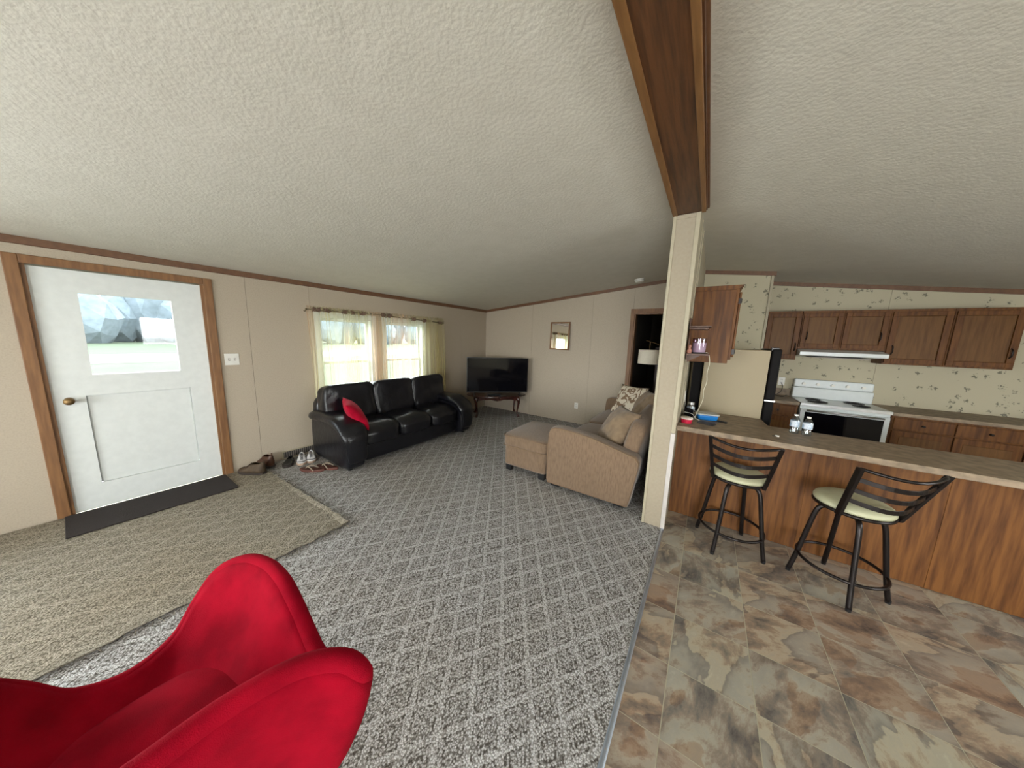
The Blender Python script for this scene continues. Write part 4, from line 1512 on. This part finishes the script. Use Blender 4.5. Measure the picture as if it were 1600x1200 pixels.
def flipflop(label, loc, rotz):
    t = thing('flip_flop', label, 'sandal', loc, rotz)
    L = 0.28
    o_ = []
    for k in range(28):
        a = 2 * PI * k / 28
        y = math.cos(a) * L / 2
        x = math.sin(a) * (0.046 + 0.010 * (y / (L / 2)))
        if y < 0:
            x *= 0.93
        o_.append((x, y))
    bm = NB()
    n = len(o_)
    lv = []
    for z, s in ((0, 0.97), (0.012, 1.0), (0.022, 0.99), (0.026, 0.94)):
        lv.append([bm.verts.new((p[0] * s, p[1] * s, z + 0.008 * (p[1] / 0.14) ** 2)) for p in o_])
    for a, b_ in zip(lv, lv[1:]):
        for i in range(n):
            j = (i + 1) % n
            bm.faces.new((a[i], a[j], b_[j], b_[i]))
    bm.faces.new(lv[0][::-1])
    bm.faces.new(lv[-1])
    obj('sole', bm, 'flip', t, True, angle=50)
    bm = NB()
    for s in (-1, 1):
        tube(bm, catmull([(0, 0.075, 0.028), (s * 0.012, 0.05, 0.052), (s * 0.032, 0.005, 0.052), (s * 0.045, -0.04, 0.022)], 5), 0.0055, 6)
    tube(bm, [(0, 0.075, 0.02), (0, 0.072, 0.04)], 0.004, 6)
    obj('thong_strap', bm, 'thong', t, True)
    return t


flipflop('reddish brown flip-flop on the carpet, farther from the black sofa', (-3.59, 1.40, 0.0), R(122))
flipflop('reddish brown flip-flop on the carpet, touching the black sofa corner', (-3.68, 1.62, 0.0), R(112)).location = (-3.52, 1.53, 0.0)

# ------------------------------------------------------------------ red shell chair (its back toward the camera)
ch = thing('swan_armchair', 'bright red felt shell armchair seen from behind in the left foreground', 'armchair', (-1.08, 0.0, 0))
half = [(-0.728, 0, 0.80), (-0.725, 0.10, 0.80), (-0.692, 0.21, 0.80), (-0.642, 0.28, 0.785), (-0.618, 0.312, 0.735), (-0.652, 0.325, 0.665), (-0.71, 0.335, 0.60), (-0.79, 0.338, 0.555),
        (-0.88, 0.345, 0.525), (-0.95, 0.342, 0.53), (-1.03, 0.345, 0.565), (-1.11, 0.345, 0.62), (-1.20, 0.345, 0.655), (-1.31, 0.335, 0.668), (-1.41, 0.30, 0.662), (-1.48, 0.24, 0.62), (-1.49, 0.18, 0.54), (-1.46, 0.11, 0.46), (-1.44, 0, 0.43)]
ring = half + [(p[0], -p[1], p[2]) for p in half[-2:0:-1]]
ring = catmull(ring, 5, closed=True)
cc = Vector((-1.09, 0, 0.36))
bm = NB()
lay = []
NS = 16
for k in range(NS + 1):
    s = k / NS
    row = []
    for p in ring:
        back = max(0.0, min(1.0, (p.x + 1.15) / 0.45))
        h = s ** (0.72 - 0.49 * back)
        g_ = 0.10 * s + 0.90 * s ** 2.3
        q = Vector((cc.x + (p.x - cc.x) * h, cc.y + (p.y - cc.y) * h, cc.z + (p.z - cc.z) * g_))
        # cupped waist below the flared rim
        wst = math.sin(s * PI) ** 2 * 0.03
        q.x -= (p.x - cc.x) * wst
        q.y -= (p.y - cc.y) * wst
        row.append(q - Vector((-1.08, 0, 0)))
    lay.append(row)
c0 = bm.verts.new(cc - Vector((-1.08, 0, 0)))
vv = [[bm.verts.new(q) for q in row] for row in lay[1:]]
n = len(ring)
for i in range(n):
    j = (i + 1) % n
    bm.faces.new((c0, vv[0][i], vv[0][j]))
    for k in range(NS - 1):
        bm.faces.new((vv[k][i], vv[k + 1][i], vv[k + 1][j], vv[k][j]))
bmesh.ops.recalc_face_normals(bm, faces=bm.faces[:])
shell = obj('shell', bm, 'red', ch, True)
md = shell.modifiers.new('solid', 'SOLIDIFY')
md.thickness = 0.052
md.offset = 0
obj('rolled_rim', tube(NB(), [q + Vector((1.08, 0, 0)) for q in [p for p in ring]], 0.0255, 12, closed=True), 'red', shell, True)
cush = soft(0.50, 0.50, 0.09, e=2.6, n=12, crown=0.012, mtx=Matrix.Translation((-0.02, 0, 0.405)))
obj('seat_pad', cush, 'red', ch, True)
bm = NB()
for s in (1, -1):
    for k in range(3):
        tube(bm, catmull([(0.10 - k * 0.02, s * (0.325 - k * 0.012), 0.475 - k * 0.012), (0.06 - k * .02, s * (0.27 - k * .012), 0.435 - k * .006), (0.04 - k * .02, s * 0.22, 0.41)], 4), [0.004] * 8 + [0.001], 6)
obj('fabric_pleat', bm, 'red', shell, True)
obj('swivel_post', tube(NB(), [(0, 0, 0.04), (0, 0, 0.36)], 0.024, 16), 'chrome', ch, True)
for k in range(4):
    a = R(45 + 90 * k)
    d = Vector((math.cos(a), math.sin(a), 0))
    obj('base_leg', tube(NB(), catmull([d * 0.0 + Vector((0, 0, 0.075)), d * 0.12 + Vector((0, 0, 0.06)), d * 0.30 + Vector((0, 0, 0.022))], 4), [0.024, 0.023, 0.022, 0.021, 0.02, 0.018, 0.016, 0.015, 0.014], 10), 'chrome', ch, True)
# ------------------------------------------------------------------ kitchen
# peninsula
pn = thing('peninsula_cabinet', 'oak-panelled breakfast bar base behind the black stool', 'cabinet', (0, 0, 0))
obj('back_panel', bx(CX1 + 0.002, 2.0, 2.98, 2.995, 0.005, 0.826), 'oak', pn)
obj('carcass', bx(CX1 + 0.01, 1.98, 2.996, 3.30, 0.09, 0.826), 'oak', pn)
obj('toe_kick', bx(CX1 + 0.01, 1.98, 3.02, 3.24, 0.0, 0.09), 'black', pn)
for x in (0.72, 1.36):
    obj('seam_strip', bx(x, x + 0.012, 2.976, 2.981, 0.005, 0.826), 'oak', pn)
ct = obj('countertop', prism(NB(), [(CX1 + 0.001, 2.80), (2.04, 2.80), (2.04, 3.33), (0.53, 3.33), (0.505, 3.36), (0.49, 3.60), (CX1 + 0.001, 3.60)], 'z', 0.828, 0.87), 'counter', None, bevel=0.005)
tag(ct, 'brown mottled laminate countertop of the breakfast bar', 'countertop')

# refrigerator
fg = thing('refrigerator', 'refrigerator with beige side and black doors behind the breakfast bar', 'refrigerator', (0.20, 4.0, 0))
obj('cabinet', bx(-0.225, 0.285, -0.385, 0.38, 0.03, 1.52), 'fridgeside', fg, bevel=0.006)
obj('back_panel', bx(-0.32, -0.23, -0.30, 0.37, 0.05, 1.50), 'fridgedoor', fg)  # black block puts shade into the gap beside the centre wall
obj('lower_door', bx(0.292, 0.362, -0.39, 0.385, 0.08, 1.045), 'fridgedoor', fg, bevel=0.012)
obj('freezer_door', bx(0.292, 0.362, -0.39, 0.385, 1.058, 1.535), 'fridgedoor', fg, bevel=0.012)
obj('hinge_cap', bx(0.285, 0.34, -0.38, -0.33, 1.52, 1.548), 'black', fg, bevel=0.004)
obj('door_gap_trim', bx(0.290, 0.368, -0.393, -0.387, 1.046, 1.056), 'chrome', fg)
for z0, z1 in ((0.55, 1.0), (1.09, 1.40)):
    obj('handle', tube(NB(), catmull([(0.36, 0.33, z0), (0.40, 0.33, z0 + 0.03), (0.40, 0.33, z1 - 0.03), (0.36, 0.33, z1)], 4), 0.011, 8), 'fridgedoor', fg, True)
obj('toe_grille', bx(0.28, 0.33, -0.37, 0.37, 0.0, 0.07), 'black', fg)
for y in (-0.34, 0.34):
    obj('roller_foot', bx(-0.2, -0.14, y - 0.02, y + 0.02, 0, 0.03), 'black', fg)

# hanging oak cabinet on the centre wall
uc = thing('upper_cabinet', 'oak upper cabinet hanging on the centre wall above the breakfast bar', 'cabinet', (CX1 + 0.002, 3.40, 0))
obj('side_panel', bx(0, 0.298, -0.20, -0.185, 1.398, 2.03), 'oak', uc, bevel=0.001)
obj('side_panel', bx(0, 0.298, 0.185, 0.20, 1.398, 2.03), 'oak', uc, bevel=0.001)
obj('bottom_panel', bx(0, 0.29, -0.185, 0.185, 1.42, 1.435), 'oak', uc)
obj('top_panel', bx(0, 0.298, -0.185, 0.185, 2.015, 2.03), 'oak', uc)
obj('face_frame', bx(0.298, 0.318, -0.20, 0.20, 1.43, 2.03), 'oak', uc, bevel=0.002)
bm = NB()
prism(bm, [(0.0, 2.025), (0.30, 2.025), (0.315, 2.032), (0.345, 2.062), (0.0, 2.062)], 'y', -0.21, 0.21)
obj('cornice', bm, 'oak', uc)
dr_ = obj('door', bx(0.319, 0.337, -0.188, 0.188, 1.455, 2.005), 'oak', uc, bevel=0.006)
for z in (1.50, 1.93):
    bm = bx(0.319, 0.339, -0.196, -0.186, z - 0.022, z + 0.022)
    tube(bm, [(0.339, -0.190, z - 0.018), (0.339, -0.190, z + 0.018)], 0.004, 8)
    obj('hinge', bm, 'blackmetal', uc)

# two-tier little shelf
sf = thing('wall_shelf', 'small dark walnut two-tier shelf on the centre wall holding the candle', 'shelf', (CX1 + 0.007, 2.86, 0))
obj('upper_board', bx(0, 0.148, -0.10, 0.10, 1.688, 1.700), 'walnut', sf, bevel=0.002)
obj('upper_rim', bx(0, 0.130, -0.092, 0.092, 1.672, 1.687), 'walnut', sf, bevel=0.002)
obj('lower_board', bx(0, 0.155, -0.10, 0.10, 1.468, 1.482), 'walnut', sf, bevel=0.002)
obj('back_board', bx(0, 0.008, -0.09, 0.09, 1.43, 1.76), 'walnut', sf, bevel=0.002)
obj('shelf_bracket', prism(NB(), [(0.008, 1.468), (0.10, 1.468), (0.06, 1.445), (0.02, 1.42), (0.008, 1.41)], 'y', -0.07, -0.058), 'walnut', sf)
obj('shelf_bracket', prism(NB(), [(0.008, 1.468), (0.10, 1.468), (0.06, 1.445), (0.02, 1.42), (0.008, 1.41)], 'y', 0.058, 0.07), 'walnut', sf)
obj('post', tube(NB(), [(0.008, -0.09, 1.482), (0.008, -0.09, 1.672)], 0.007, 8), 'walnut', sf, True)
cd = thing('candle_jar', 'lilac candle in a glass jar on the lower tier of the little shelf', 'candle', (-0.068, 2.84, 1.4825))
obj('wax', lathe(NB(), [(0, 0.006), (0.044, 0.006), (0.047, 0.03), (0.047, 0.085), (0, 0.085)], 24), 'lilac', cd, True, angle=40)
obj('glass_jar', lathe(NB(), [(0, 0.0), (0.046, 0.0), (0.050, 0.02), (0.050, 0.118), (0.047, 0.118), (0.047, 0.086)], 24), 'jar', cd, True, angle=40)
obj('rim', tube(NB(), [(0.049 * math.cos(a * PI / 12), 0.049 * math.sin(a * PI / 12), 0.118) for a in range(24)], 0.003, 6, closed=True), 'jar', cd, True)
obj('base_band', lathe(NB(), [(0.049, 0.0), (0.052, 0.0), (0.052, 0.010), (0.049, 0.010)], 24), 'darkgrey', cd, True)
fgn = NB()
lathe(fgn, [(0, 0), (0.017, 0), (0.019, 0.02), (0.012, 0.035), (0.009, 0.04), (0.013, 0.052), (0.011, 0.064), (0, 0.07)], 14)
tag(obj('figurine', fgn, 'pink', None, True, loc=(-0.130, 2.775, 1.4825)), 'tiny peach ceramic figurine beside the candle on the little shelf', 'figurine')
crd = tube(NB(), catmull([(-0.05, 2.90, 1.486), (-0.012, 2.945, 1.490), (0.006, 2.965, 1.47), (0.018, 2.975, 1.40), (0.010, 2.99, 1.32), (0.016, 3.01, 1.24), (0.002, 3.03, 1.16), (0.006, 3.06, 1.08), (-0.012, 3.09, 1.0), (-0.03, 3.12, 0.93), (-0.04, 3.15, 0.880)], 5), 0.0028, 6)
tag(obj('hanging_cable', crd, 'cord', None, True), 'thin cream power cord hanging from the little shelf to the counter', 'cord')
outlet((CX1 + 0.003, 3.50, 1.15), R(90), 'white power outlet on the centre wall between the counter and the oak cabinet').location = (CX1, 3.52, 1.02)

# things on the breakfast bar
ZC = 0.8705
bb = thing('food_container', 'blue plastic food container with clear lid on the breakfast bar', 'container', (0.05, 3.22, ZC), R(14))
bm = NB()
for z, s in ((0, 0.82), (0.05, 1.0)):
    pass
b_ = soft(0.17, 0.13, 0.052, e=7, n=8, mtx=Matrix.Translation((0, 0, 0.026)))
for v in b_.verts:
    f = 0.86 + 0.14 * (v.co.z / 0.05)
    v.co.x *= f
    v.co.y *= f
obj('tub', b_, 'blue', bb, True)
obj('lid', soft(0.18, 0.14, 0.014, e=7, n=8, mtx=Matrix.Translation((0, 0, 0.056))), 'foil', bb, True)
tbm = thing('dip_tub', 'round red tub with cream lid beside the post on the breakfast bar', 'tub', (-0.095, 2.965, ZC))
obj('tub', lathe(NB(), [(0, 0), (0.040, 0), (0.045, 0.036), (0, 0.036)], 28), 'redplastic', tbm, True, angle=40)
obj('lid', lathe(NB(), [(0, 0.050), (0.044, 0.050), (0.048, 0.047), (0.048, 0.036), (0.044, 0.036)], 28), 'whitelid', tbm, True, angle=40)
wl_ = thing('wallet', 'dark grey folded wallet lying in front of the blue container', 'wallet', (0.055, 3.035, ZC), R(-20))
obj('cover', bx(-0.062, 0.062, -0.042, 0.042, 0, 0.006), 'darkgrey', wl_, bevel=0.002)
obj('flap', bx(-0.06, 0.055, -0.040, 0.036, 0.0065, 0.012), 'darkgrey', wl_, rot=(0, 0, 0.06), bevel=0.002)
kn = thing('pocket_knife', 'black-handled utility knife to the right of the blue container', 'knife', (0.165, 3.19, ZC), R(-28))
obj('handle', bx(-0.055, 0.045, -0.011, 0.011, 0, 0.014), 'black', kn, bevel=0.004)
obj('blade', prism(NB(), [(-0.10, -0.004), (-0.055, -0.008), (-0.055, 0.008), (-0.08, 0.008)], 'z', 0.005, 0.008), 'chrome', kn)


def bottle(loc, H, Rd, label, m='clear'):
    t = thing('water_bottle', label, 'bottle', loc)
    obj('body', lathe(NB(), [(0, 0), (Rd * 0.9, 0), (Rd, 0.01), (Rd, H * 0.3), (Rd * 0.93, H * 0.33), (Rd, H * 0.36), (Rd, H * 0.68), (Rd * 0.75, H * 0.82), (Rd * 0.4, H * 0.9), (Rd * 0.4, H * 0.93), (0, H * 0.93)], 20), m, t, True, angle=50)
    obj('label_band', lathe(NB(), [(Rd * 1.012, H * 0.36), (Rd * 1.012, H * 0.68)], 20), 'label', t, True)
    obj('cap', lathe(NB(), [(Rd * 0.44, H * 0.93), (Rd * 0.44, H), (0, H)], 16), 'white', t, True, angle=40)
    return t


bottle((0.645, 3.19, ZC), 0.155, 0.030, 'clear plastic water bottle with pale label on the breakfast bar, nearer the refrigerator')
bottle((0.715, 3.17, ZC), 0.150, 0.030, 'clear plastic water bottle to the right of the other water bottle on the breakfast bar')
jr = thing('glass_jar', 'small clear jar with silver label between the post and the blue container', 'jar', (-0.085, 3.36, ZC))
obj('jar', lathe(NB(), [(0, 0), (0.03, 0), (0.033, 0.01), (0.033, 0.085), (0.026, 0.10), (0, 0.10)], 20), 'clear', jr, True, angle=50)
obj('label_band', lathe(NB(), [(0.0338, 0.025), (0.0338, 0.075)], 20), 'label', jr, True)
obj('lid', lathe(NB(), [(0.028, 0.10), (0.028, 0.122), (0, 0.122)], 20), 'chrome', jr, True, angle=40)
mg = thing('dark_mug', 'dark mug beside the small clear jar on the breakfast bar', 'mug', (-0.095, 3.22, ZC))
obj('cup', lathe(NB(), [(0, 0), (0.034, 0), (0.038, 0.01), (0.038, 0.075), (0.034, 0.075), (0.033, 0.012), (0, 0.010)], 22), 'gloss', mg, True, angle=50)
obj('handle', tube(NB(), catmull([(0.036, 0, 0.06), (0.062, 0, 0.055), (0.060, 0, 0.025), (0.036, 0, 0.018)], 4), 0.005, 8), 'gloss', mg, True)
cc_ = tube(NB(), catmull([(-0.147, 3.50, 1.0), (-0.138, 3.40, 0.95), (-0.143, 3.25, 0.90), (-0.12, 3.10, 0.935), (-0.06, 3.08, 0.93), (-0.03, 3.10, 0.89), (0.0, 3.12, 0.876)], 5), 0.0022, 6)
tag(obj('charger_cable', cc_, 'white', None, True), 'white charger cable looping over the dark mug and jar by the post', 'cable')
cp = thing('bottle_cap', 'tiny white cap lying alone on the breakfast bar', 'cap', (0.515, 2.975, ZC), R(20))
obj('cap', lathe(NB(), [(0, 0), (0.012, 0), (0.013, 0.008), (0, 0.009)], 14), 'white', cp, True, angle=40)
obj('tag', bx(-0.03, -0.012, -0.006, 0.006, 0, 0.004), 'darkgrey', cp)

# back run of kitchen
bc = thing('base_cabinet', 'oak base cabinet left of the white stove along the kitchen wall', 'cabinet', (0.64, YK, 0))
obj('carcass', bx(0, 0.395, -0.58, -0.002, 0.09, 0.83), 'oak', bc, bevel=0.002)
obj('toe_kick', bx(0, 0.395, -0.52, -0.002, 0.0, 0.09), 'black', bc)
df_ = obj('drawer', bx(0.02, 0.375, -0.60, -0.581, 0.68, 0.81), 'oak', bc, bevel=0.005)
obj('knob', tube(NB(), [(0.2, -0.6, 0.745), (0.2, -0.625, 0.745)], 0.012, 10), 'blackmetal', df_)
dd_ = obj('door', bx(0.02, 0.375, -0.60, -0.581, 0.12, 0.665), 'oak', bc, bevel=0.005)
obj('door_panel', bx(0.075, 0.32, -0.606, -0.60, 0.18, 0.605), 'oakdoor', dd_, bevel=0.004)
obj('worktop', bx(0, 0.398, -0.615, -0.002, 0.831, 0.87), 'counter', bc, bevel=0.004)
obj('splashback', bx(0, 0.398, -0.02, -0.002, 0.871, 0.97), 'counter', bc, bevel=0.003)
outlet((0.93, YK, 1.07), 0, 'white power outlet on the kitchen wall between the refrigerator and the stove')
ck = tube(NB(), catmull([(0.93, YK - 0.012, 1.05), (0.94, YK - 0.06, 1.0), (0.92, YK - 0.12, 0.93), (0.86, YK - 0.18, 0.885), (0.92, YK - 0.25, 0.878), (0.975, YK - 0.2, 0.90)], 5), 0.004, 6)
tag(obj('appliance_cable', ck, 'black', None, True), 'black power cord plugged into the outlet beside the stove', 'cord')

st = thing('stove', 'white kitchen stove with backguard under the white range hood', 'stove', (1.43, YK, 0))
obj('body', bx(-0.38, 0.38, -0.58, -0.005, 0.04, 0.85), 'enamel', st, bevel=0.004)
obj('cooktop', bx(-0.382, 0.382, -0.61, -0.01, 0.851, 0.872), 'enamel', st, bevel=0.006)
obj('backguard', bx(-0.38, 0.38, -0.09, -0.005, 0.873, 1.02), 'enamel', st, bevel=0.01)
obj('backguard_top', bx(-0.375, 0.375, -0.075, -0.005, 1.021, 1.13), 'enamel', st, bevel=0.014)
obj('front_trim', bx(-0.382, 0.382, -0.62, -0.611, 0.835, 0.868), 'chrome', st, bevel=0.002)
od = obj('oven_door', bx(-0.375, 0.375, -0.61, -0.581, 0.25, 0.80), 'enamel', st, bevel=0.006)
obj('oven_window', bx(-0.33, 0.33, -0.613, -0.610, 0.36, 0.76), 'gloss', od)
obj('handle', tube(NB(), [(-0.32, -0.645, 0.785), (0.32, -0.645, 0.785)], 0.011, 8), 'chrome', od, True)
obj('storage_drawer', bx(-0.375, 0.375, -0.605, -0.581, 0.06, 0.235), 'enamel', st, bevel=0.005)
for x, y, r_ in ((-0.19, -0.42, 0.10), (0.19, -0.42, 0.08), (-0.19, -0.2, 0.08), (0.19, -0.2, 0.10)):
    bm = NB()
    for q in range(4):
        rr = r_ * (0.3 + 0.2 * q)
        tube(bm, [(x + rr * math.cos(a * PI / 12), y + rr * math.sin(a * PI / 12), 0.879) for a in range(24)], 0.005, 5, closed=True)
    obj('burner', bm, 'black', st)
for k in range(5):
    obj('control_knob', tube(NB(), [(-0.28 + k * 0.14, -0.075, 1.07), (-0.28 + k * 0.14, -0.10, 1.07)], 0.018, 12), 'white', st)

ku = thing('wall_cabinet', 'oak wall cabinet with a recessed panel door beside the range hood', 'cabinet', (0.625, YK, 0))
def kcab(t, x0, x1, z0, z1, hx):
    obj('carcass', bx(x0, x1, -0.29, -0.002, z0, z1), 'oak', t, bevel=0.002)
    d_ = NB()
    for a, b2, c, d in cells(x0 + 0.01, x1 - 0.01, z0 + 0.02, z1 - 0.03, [(x0 + 0.06, x1 - 0.06, z0 + 0.07, z1 - 0.08)]):
        box(d_, a, b2, -0.31, -0.291, c, d)
    dd = obj('door', d_, 'oak', t, bevel=0.003)
    obj('door_panel', bx(x0 + 0.062, x1 - 0.062, -0.300, -0.291, z0 + 0.072, z1 - 0.082), 'oakdoor', dd, bevel=0.003)
    obj('handle', tube(NB(), catmull([(hx, -0.31, z0 + 0.12), (hx, -0.335, z0 + 0.14), (hx, -0.335, z0 + 0.20), (hx, -0.31, z0 + 0.22)], 4), 0.006, 6), 'blackmetal', dd, True)
    return t
kcab(ku, 0.0, 0.355, 1.395, 2.035, 0.325)
kh = thing('wall_cabinet', 'short oak cabinet directly above the white range hood', 'cabinet', (0.985, YK, 0))
kcab(kh, 0.0, 0.38, 1.545, 2.035, 0.06)
kcab(kh, 0.382, 0.76, 1.545, 2.035, 0.70)
k2 = thing('wall_cabinet', 'oak wall cabinet to the right of the range hood', 'cabinet', (1.745, YK, 0))
kcab(k2, 0.0, 0.45, 1.395, 2.035, 0.05)
kcab(k2, 0.452, 0.90, 1.395, 2.035, 0.85)
hd = thing('range_hood', 'white range hood above the stove', 'range hood', (1.362, YK, 0))
obj('hood_body', prism(NB(), [(-0.005, 1.54), (-0.30, 1.54), (-0.46, 1.51), (-0.46, 1.465), (-0.005, 1.44)], 'x', -0.378, 0.378), 'enamel', hd, bevel=0.004)
obj('filter', bx(-0.25, 0.25, -0.40, -0.12, 1.438, 1.447), 'grey', hd)
b2 = thing('base_cabinet', 'oak base cabinet run to the right of the stove', 'cabinet', (1.815, YK, 0))
obj('carcass', bx(0, 2.18, -0.58, -0.002, 0.09, 0.83), 'oak', b2, bevel=0.002)
obj('toe_kick', bx(0, 2.18, -0.52, -0.002, 0.0, 0.09), 'black', b2)
obj('worktop', bx(0, 2.18, -0.615, -0.002, 0.831, 0.87), 'counter', b2, bevel=0.004)
for k in range(5):
    x0 = 0.02 + k * 0.433
    dw = obj('drawer', bx(x0, x0 + 0.42, -0.60, -0.581, 0.68, 0.81), 'oak', b2, bevel=0.005)
    obj('knob', tube(NB(), [(x0 + 0.21, -0.6, 0.745), (x0 + 0.21, -0.625, 0.745)], 0.012, 10), 'blackmetal', dw)
    dd_ = obj('door', bx(x0, x0 + 0.42, -0.60, -0.581, 0.12, 0.665), 'oak', b2, bevel=0.005)
    obj('door_panel', bx(x0 + 0.06, x0 + 0.36, -0.606, -0.60, 0.18, 0.605), 'oakdoor', dd_, bevel=0.004)


# ------------------------------------------------------------------ bar stools
def make_stool(label):
    t = thing('bar_stool', label, 'bar stool', (0, 0, 0), 0, 'bar stools at the breakfast bar')
    obj('seat', lathe(NB(), [(0, 0.632), (0.09, 0.630), (0.145, 0.622), (0.172, 0.606), (0.180, 0.590), (0.176, 0.578), (0, 0.576)], 36), 'cushionseat', t, True, label='pale olive round cushion')
    obj('seat_ring', tube(NB(), [(0.172 * math.cos(a * PI / 18), 0.172 * math.sin(a * PI / 18), 0.566) for a in range(36)], 0.011, 8, closed=True), 'blackmetal', t, True)
    obj('swivel_plate', lathe(NB(), [(0, 0.575), (0.10, 0.575), (0.10, 0.565), (0.05, 0.56), (0.05, 0.54), (0.09, 0.535), (0.09, 0.525), (0, 0.525)], 24), 'blackmetal', t, True, angle=40)
    for k in range(4):
        a = R(68 + 90 * k)
        d = Vector((math.cos(a), math.sin(a), 0))
        pth = catmull([d * 0.06 + Vector((0, 0, 0.536)), d * 0.115 + Vector((0, 0, 0.53)), d * 0.150 + Vector((0, 0, 0.49)), d * 0.178 + Vector((0, 0, 0.33)), d * 0.205 + Vector((0, 0, 0.15)), d * 0.232 + Vector((0, 0, 0.012))], 5)
        lg = obj('leg', tube(NB(), pth, 0.0145, 8), 'blackmetal', t, True)
        e_ = pth[-1]
        obj('foot_cap', lathe(NB(), [(0, 0), (0.013, 0), (0.0145, 0.02), (0, 0.02)], 10, (e_.x, e_.y, 0)), 'black', lg, True, angle=40)
    obj('foot_ring', tube(NB(), [(0.205 * math.cos(a * PI / 20), 0.205 * math.sin(a * PI / 20), 0.165) for a in range(40)], 0.010, 8, closed=True), 'blackmetal', t, True)
    # back: two flat uprights leaning outward and four bowed slats
    tp, bt = 0.905, 0.555
    def upx(s, z):
        f = (z - bt) / (tp - bt)
        return Vector((s * (0.150 + 0.045 * f), -0.105 - 0.13 * f, z))
    for s in (-1, 1):
        bm = NB()
        pa, pb = upx(s, bt), upx(s, tp)
        for (q0, q1) in ((pa, pb),):
            vs = []
            for q in (q0, q1):
                for dx, dy in ((-0.011, -0.016), (0.011, -0.016), (0.011, 0.016), (-0.011, 0.016)):
                    vs.append(bm.verts.new(q + Vector((dx, dy, 0))))
            for f in ((0, 3, 2, 1), (4, 5, 6, 7), (0, 1, 5, 4), (1, 2, 6, 5), (2, 3, 7, 6), (3, 0, 4, 7)):
                bm.faces.new([vs[i] for i in f])
        obj('back_upright', bm, 'blackmetal', t, bevel=0.003)
    def bow(z, sag):
        a_, b2_ = upx(-1, z), upx(1, z)
        out = []
        for k in range(13):
            f = k / 12
            q = a_.lerp(b2_, f)
            q.y -= 0.075 * math.sin(f * PI)
            q.z -= sag * math.sin(f * PI)
            out.append(q)
        return out
    obj('top_rail', tube(NB(), bow(tp - 0.006, 0.022), 0.009, 8), 'blackmetal', t, True)
    for z in (0.83, 0.755, 0.68):
        bm = NB()
        pts = bow(z, 0.022)
        lay = []
        for i, q in enumerate(pts):
            lay.append([bm.verts.new(q + Vector((0, dy, dz))) for dy, dz in ((-0.003, -0.013), (0.003, -0.013), (0.003, 0.013), (-0.003, 0.013))])
        for a_, b2_ in zip(lay, lay[1:]):
            for i in range(4):
                j = (i + 1) % 4
                bm.faces.new((a_[i], a_[j], b2_[j], b2_[i]))
        bm.faces.new(lay[0][::-1])
        bm.faces.new(lay[-1])
        bmesh.ops.recalc_face_normals(bm, faces=bm.faces[:])
        obj('back_slat', bm, 'blackmetal', t, bevel=0.001)
    return t


s1 = make_stool('black metal bar stool with pale olive round seat, nearest the post')
s1.location = (0.29, 2.735, 0)
s1.rotation_euler = (0, 0, R(-4))
s2 = copy_tree(s1)
s2.location = (0.868, 2.66, 0)
s2.rotation_euler = (0, 0, R(22))
s2['label'] = 'black metal bar stool farther right from the post along the breakfast bar'
s3 = None
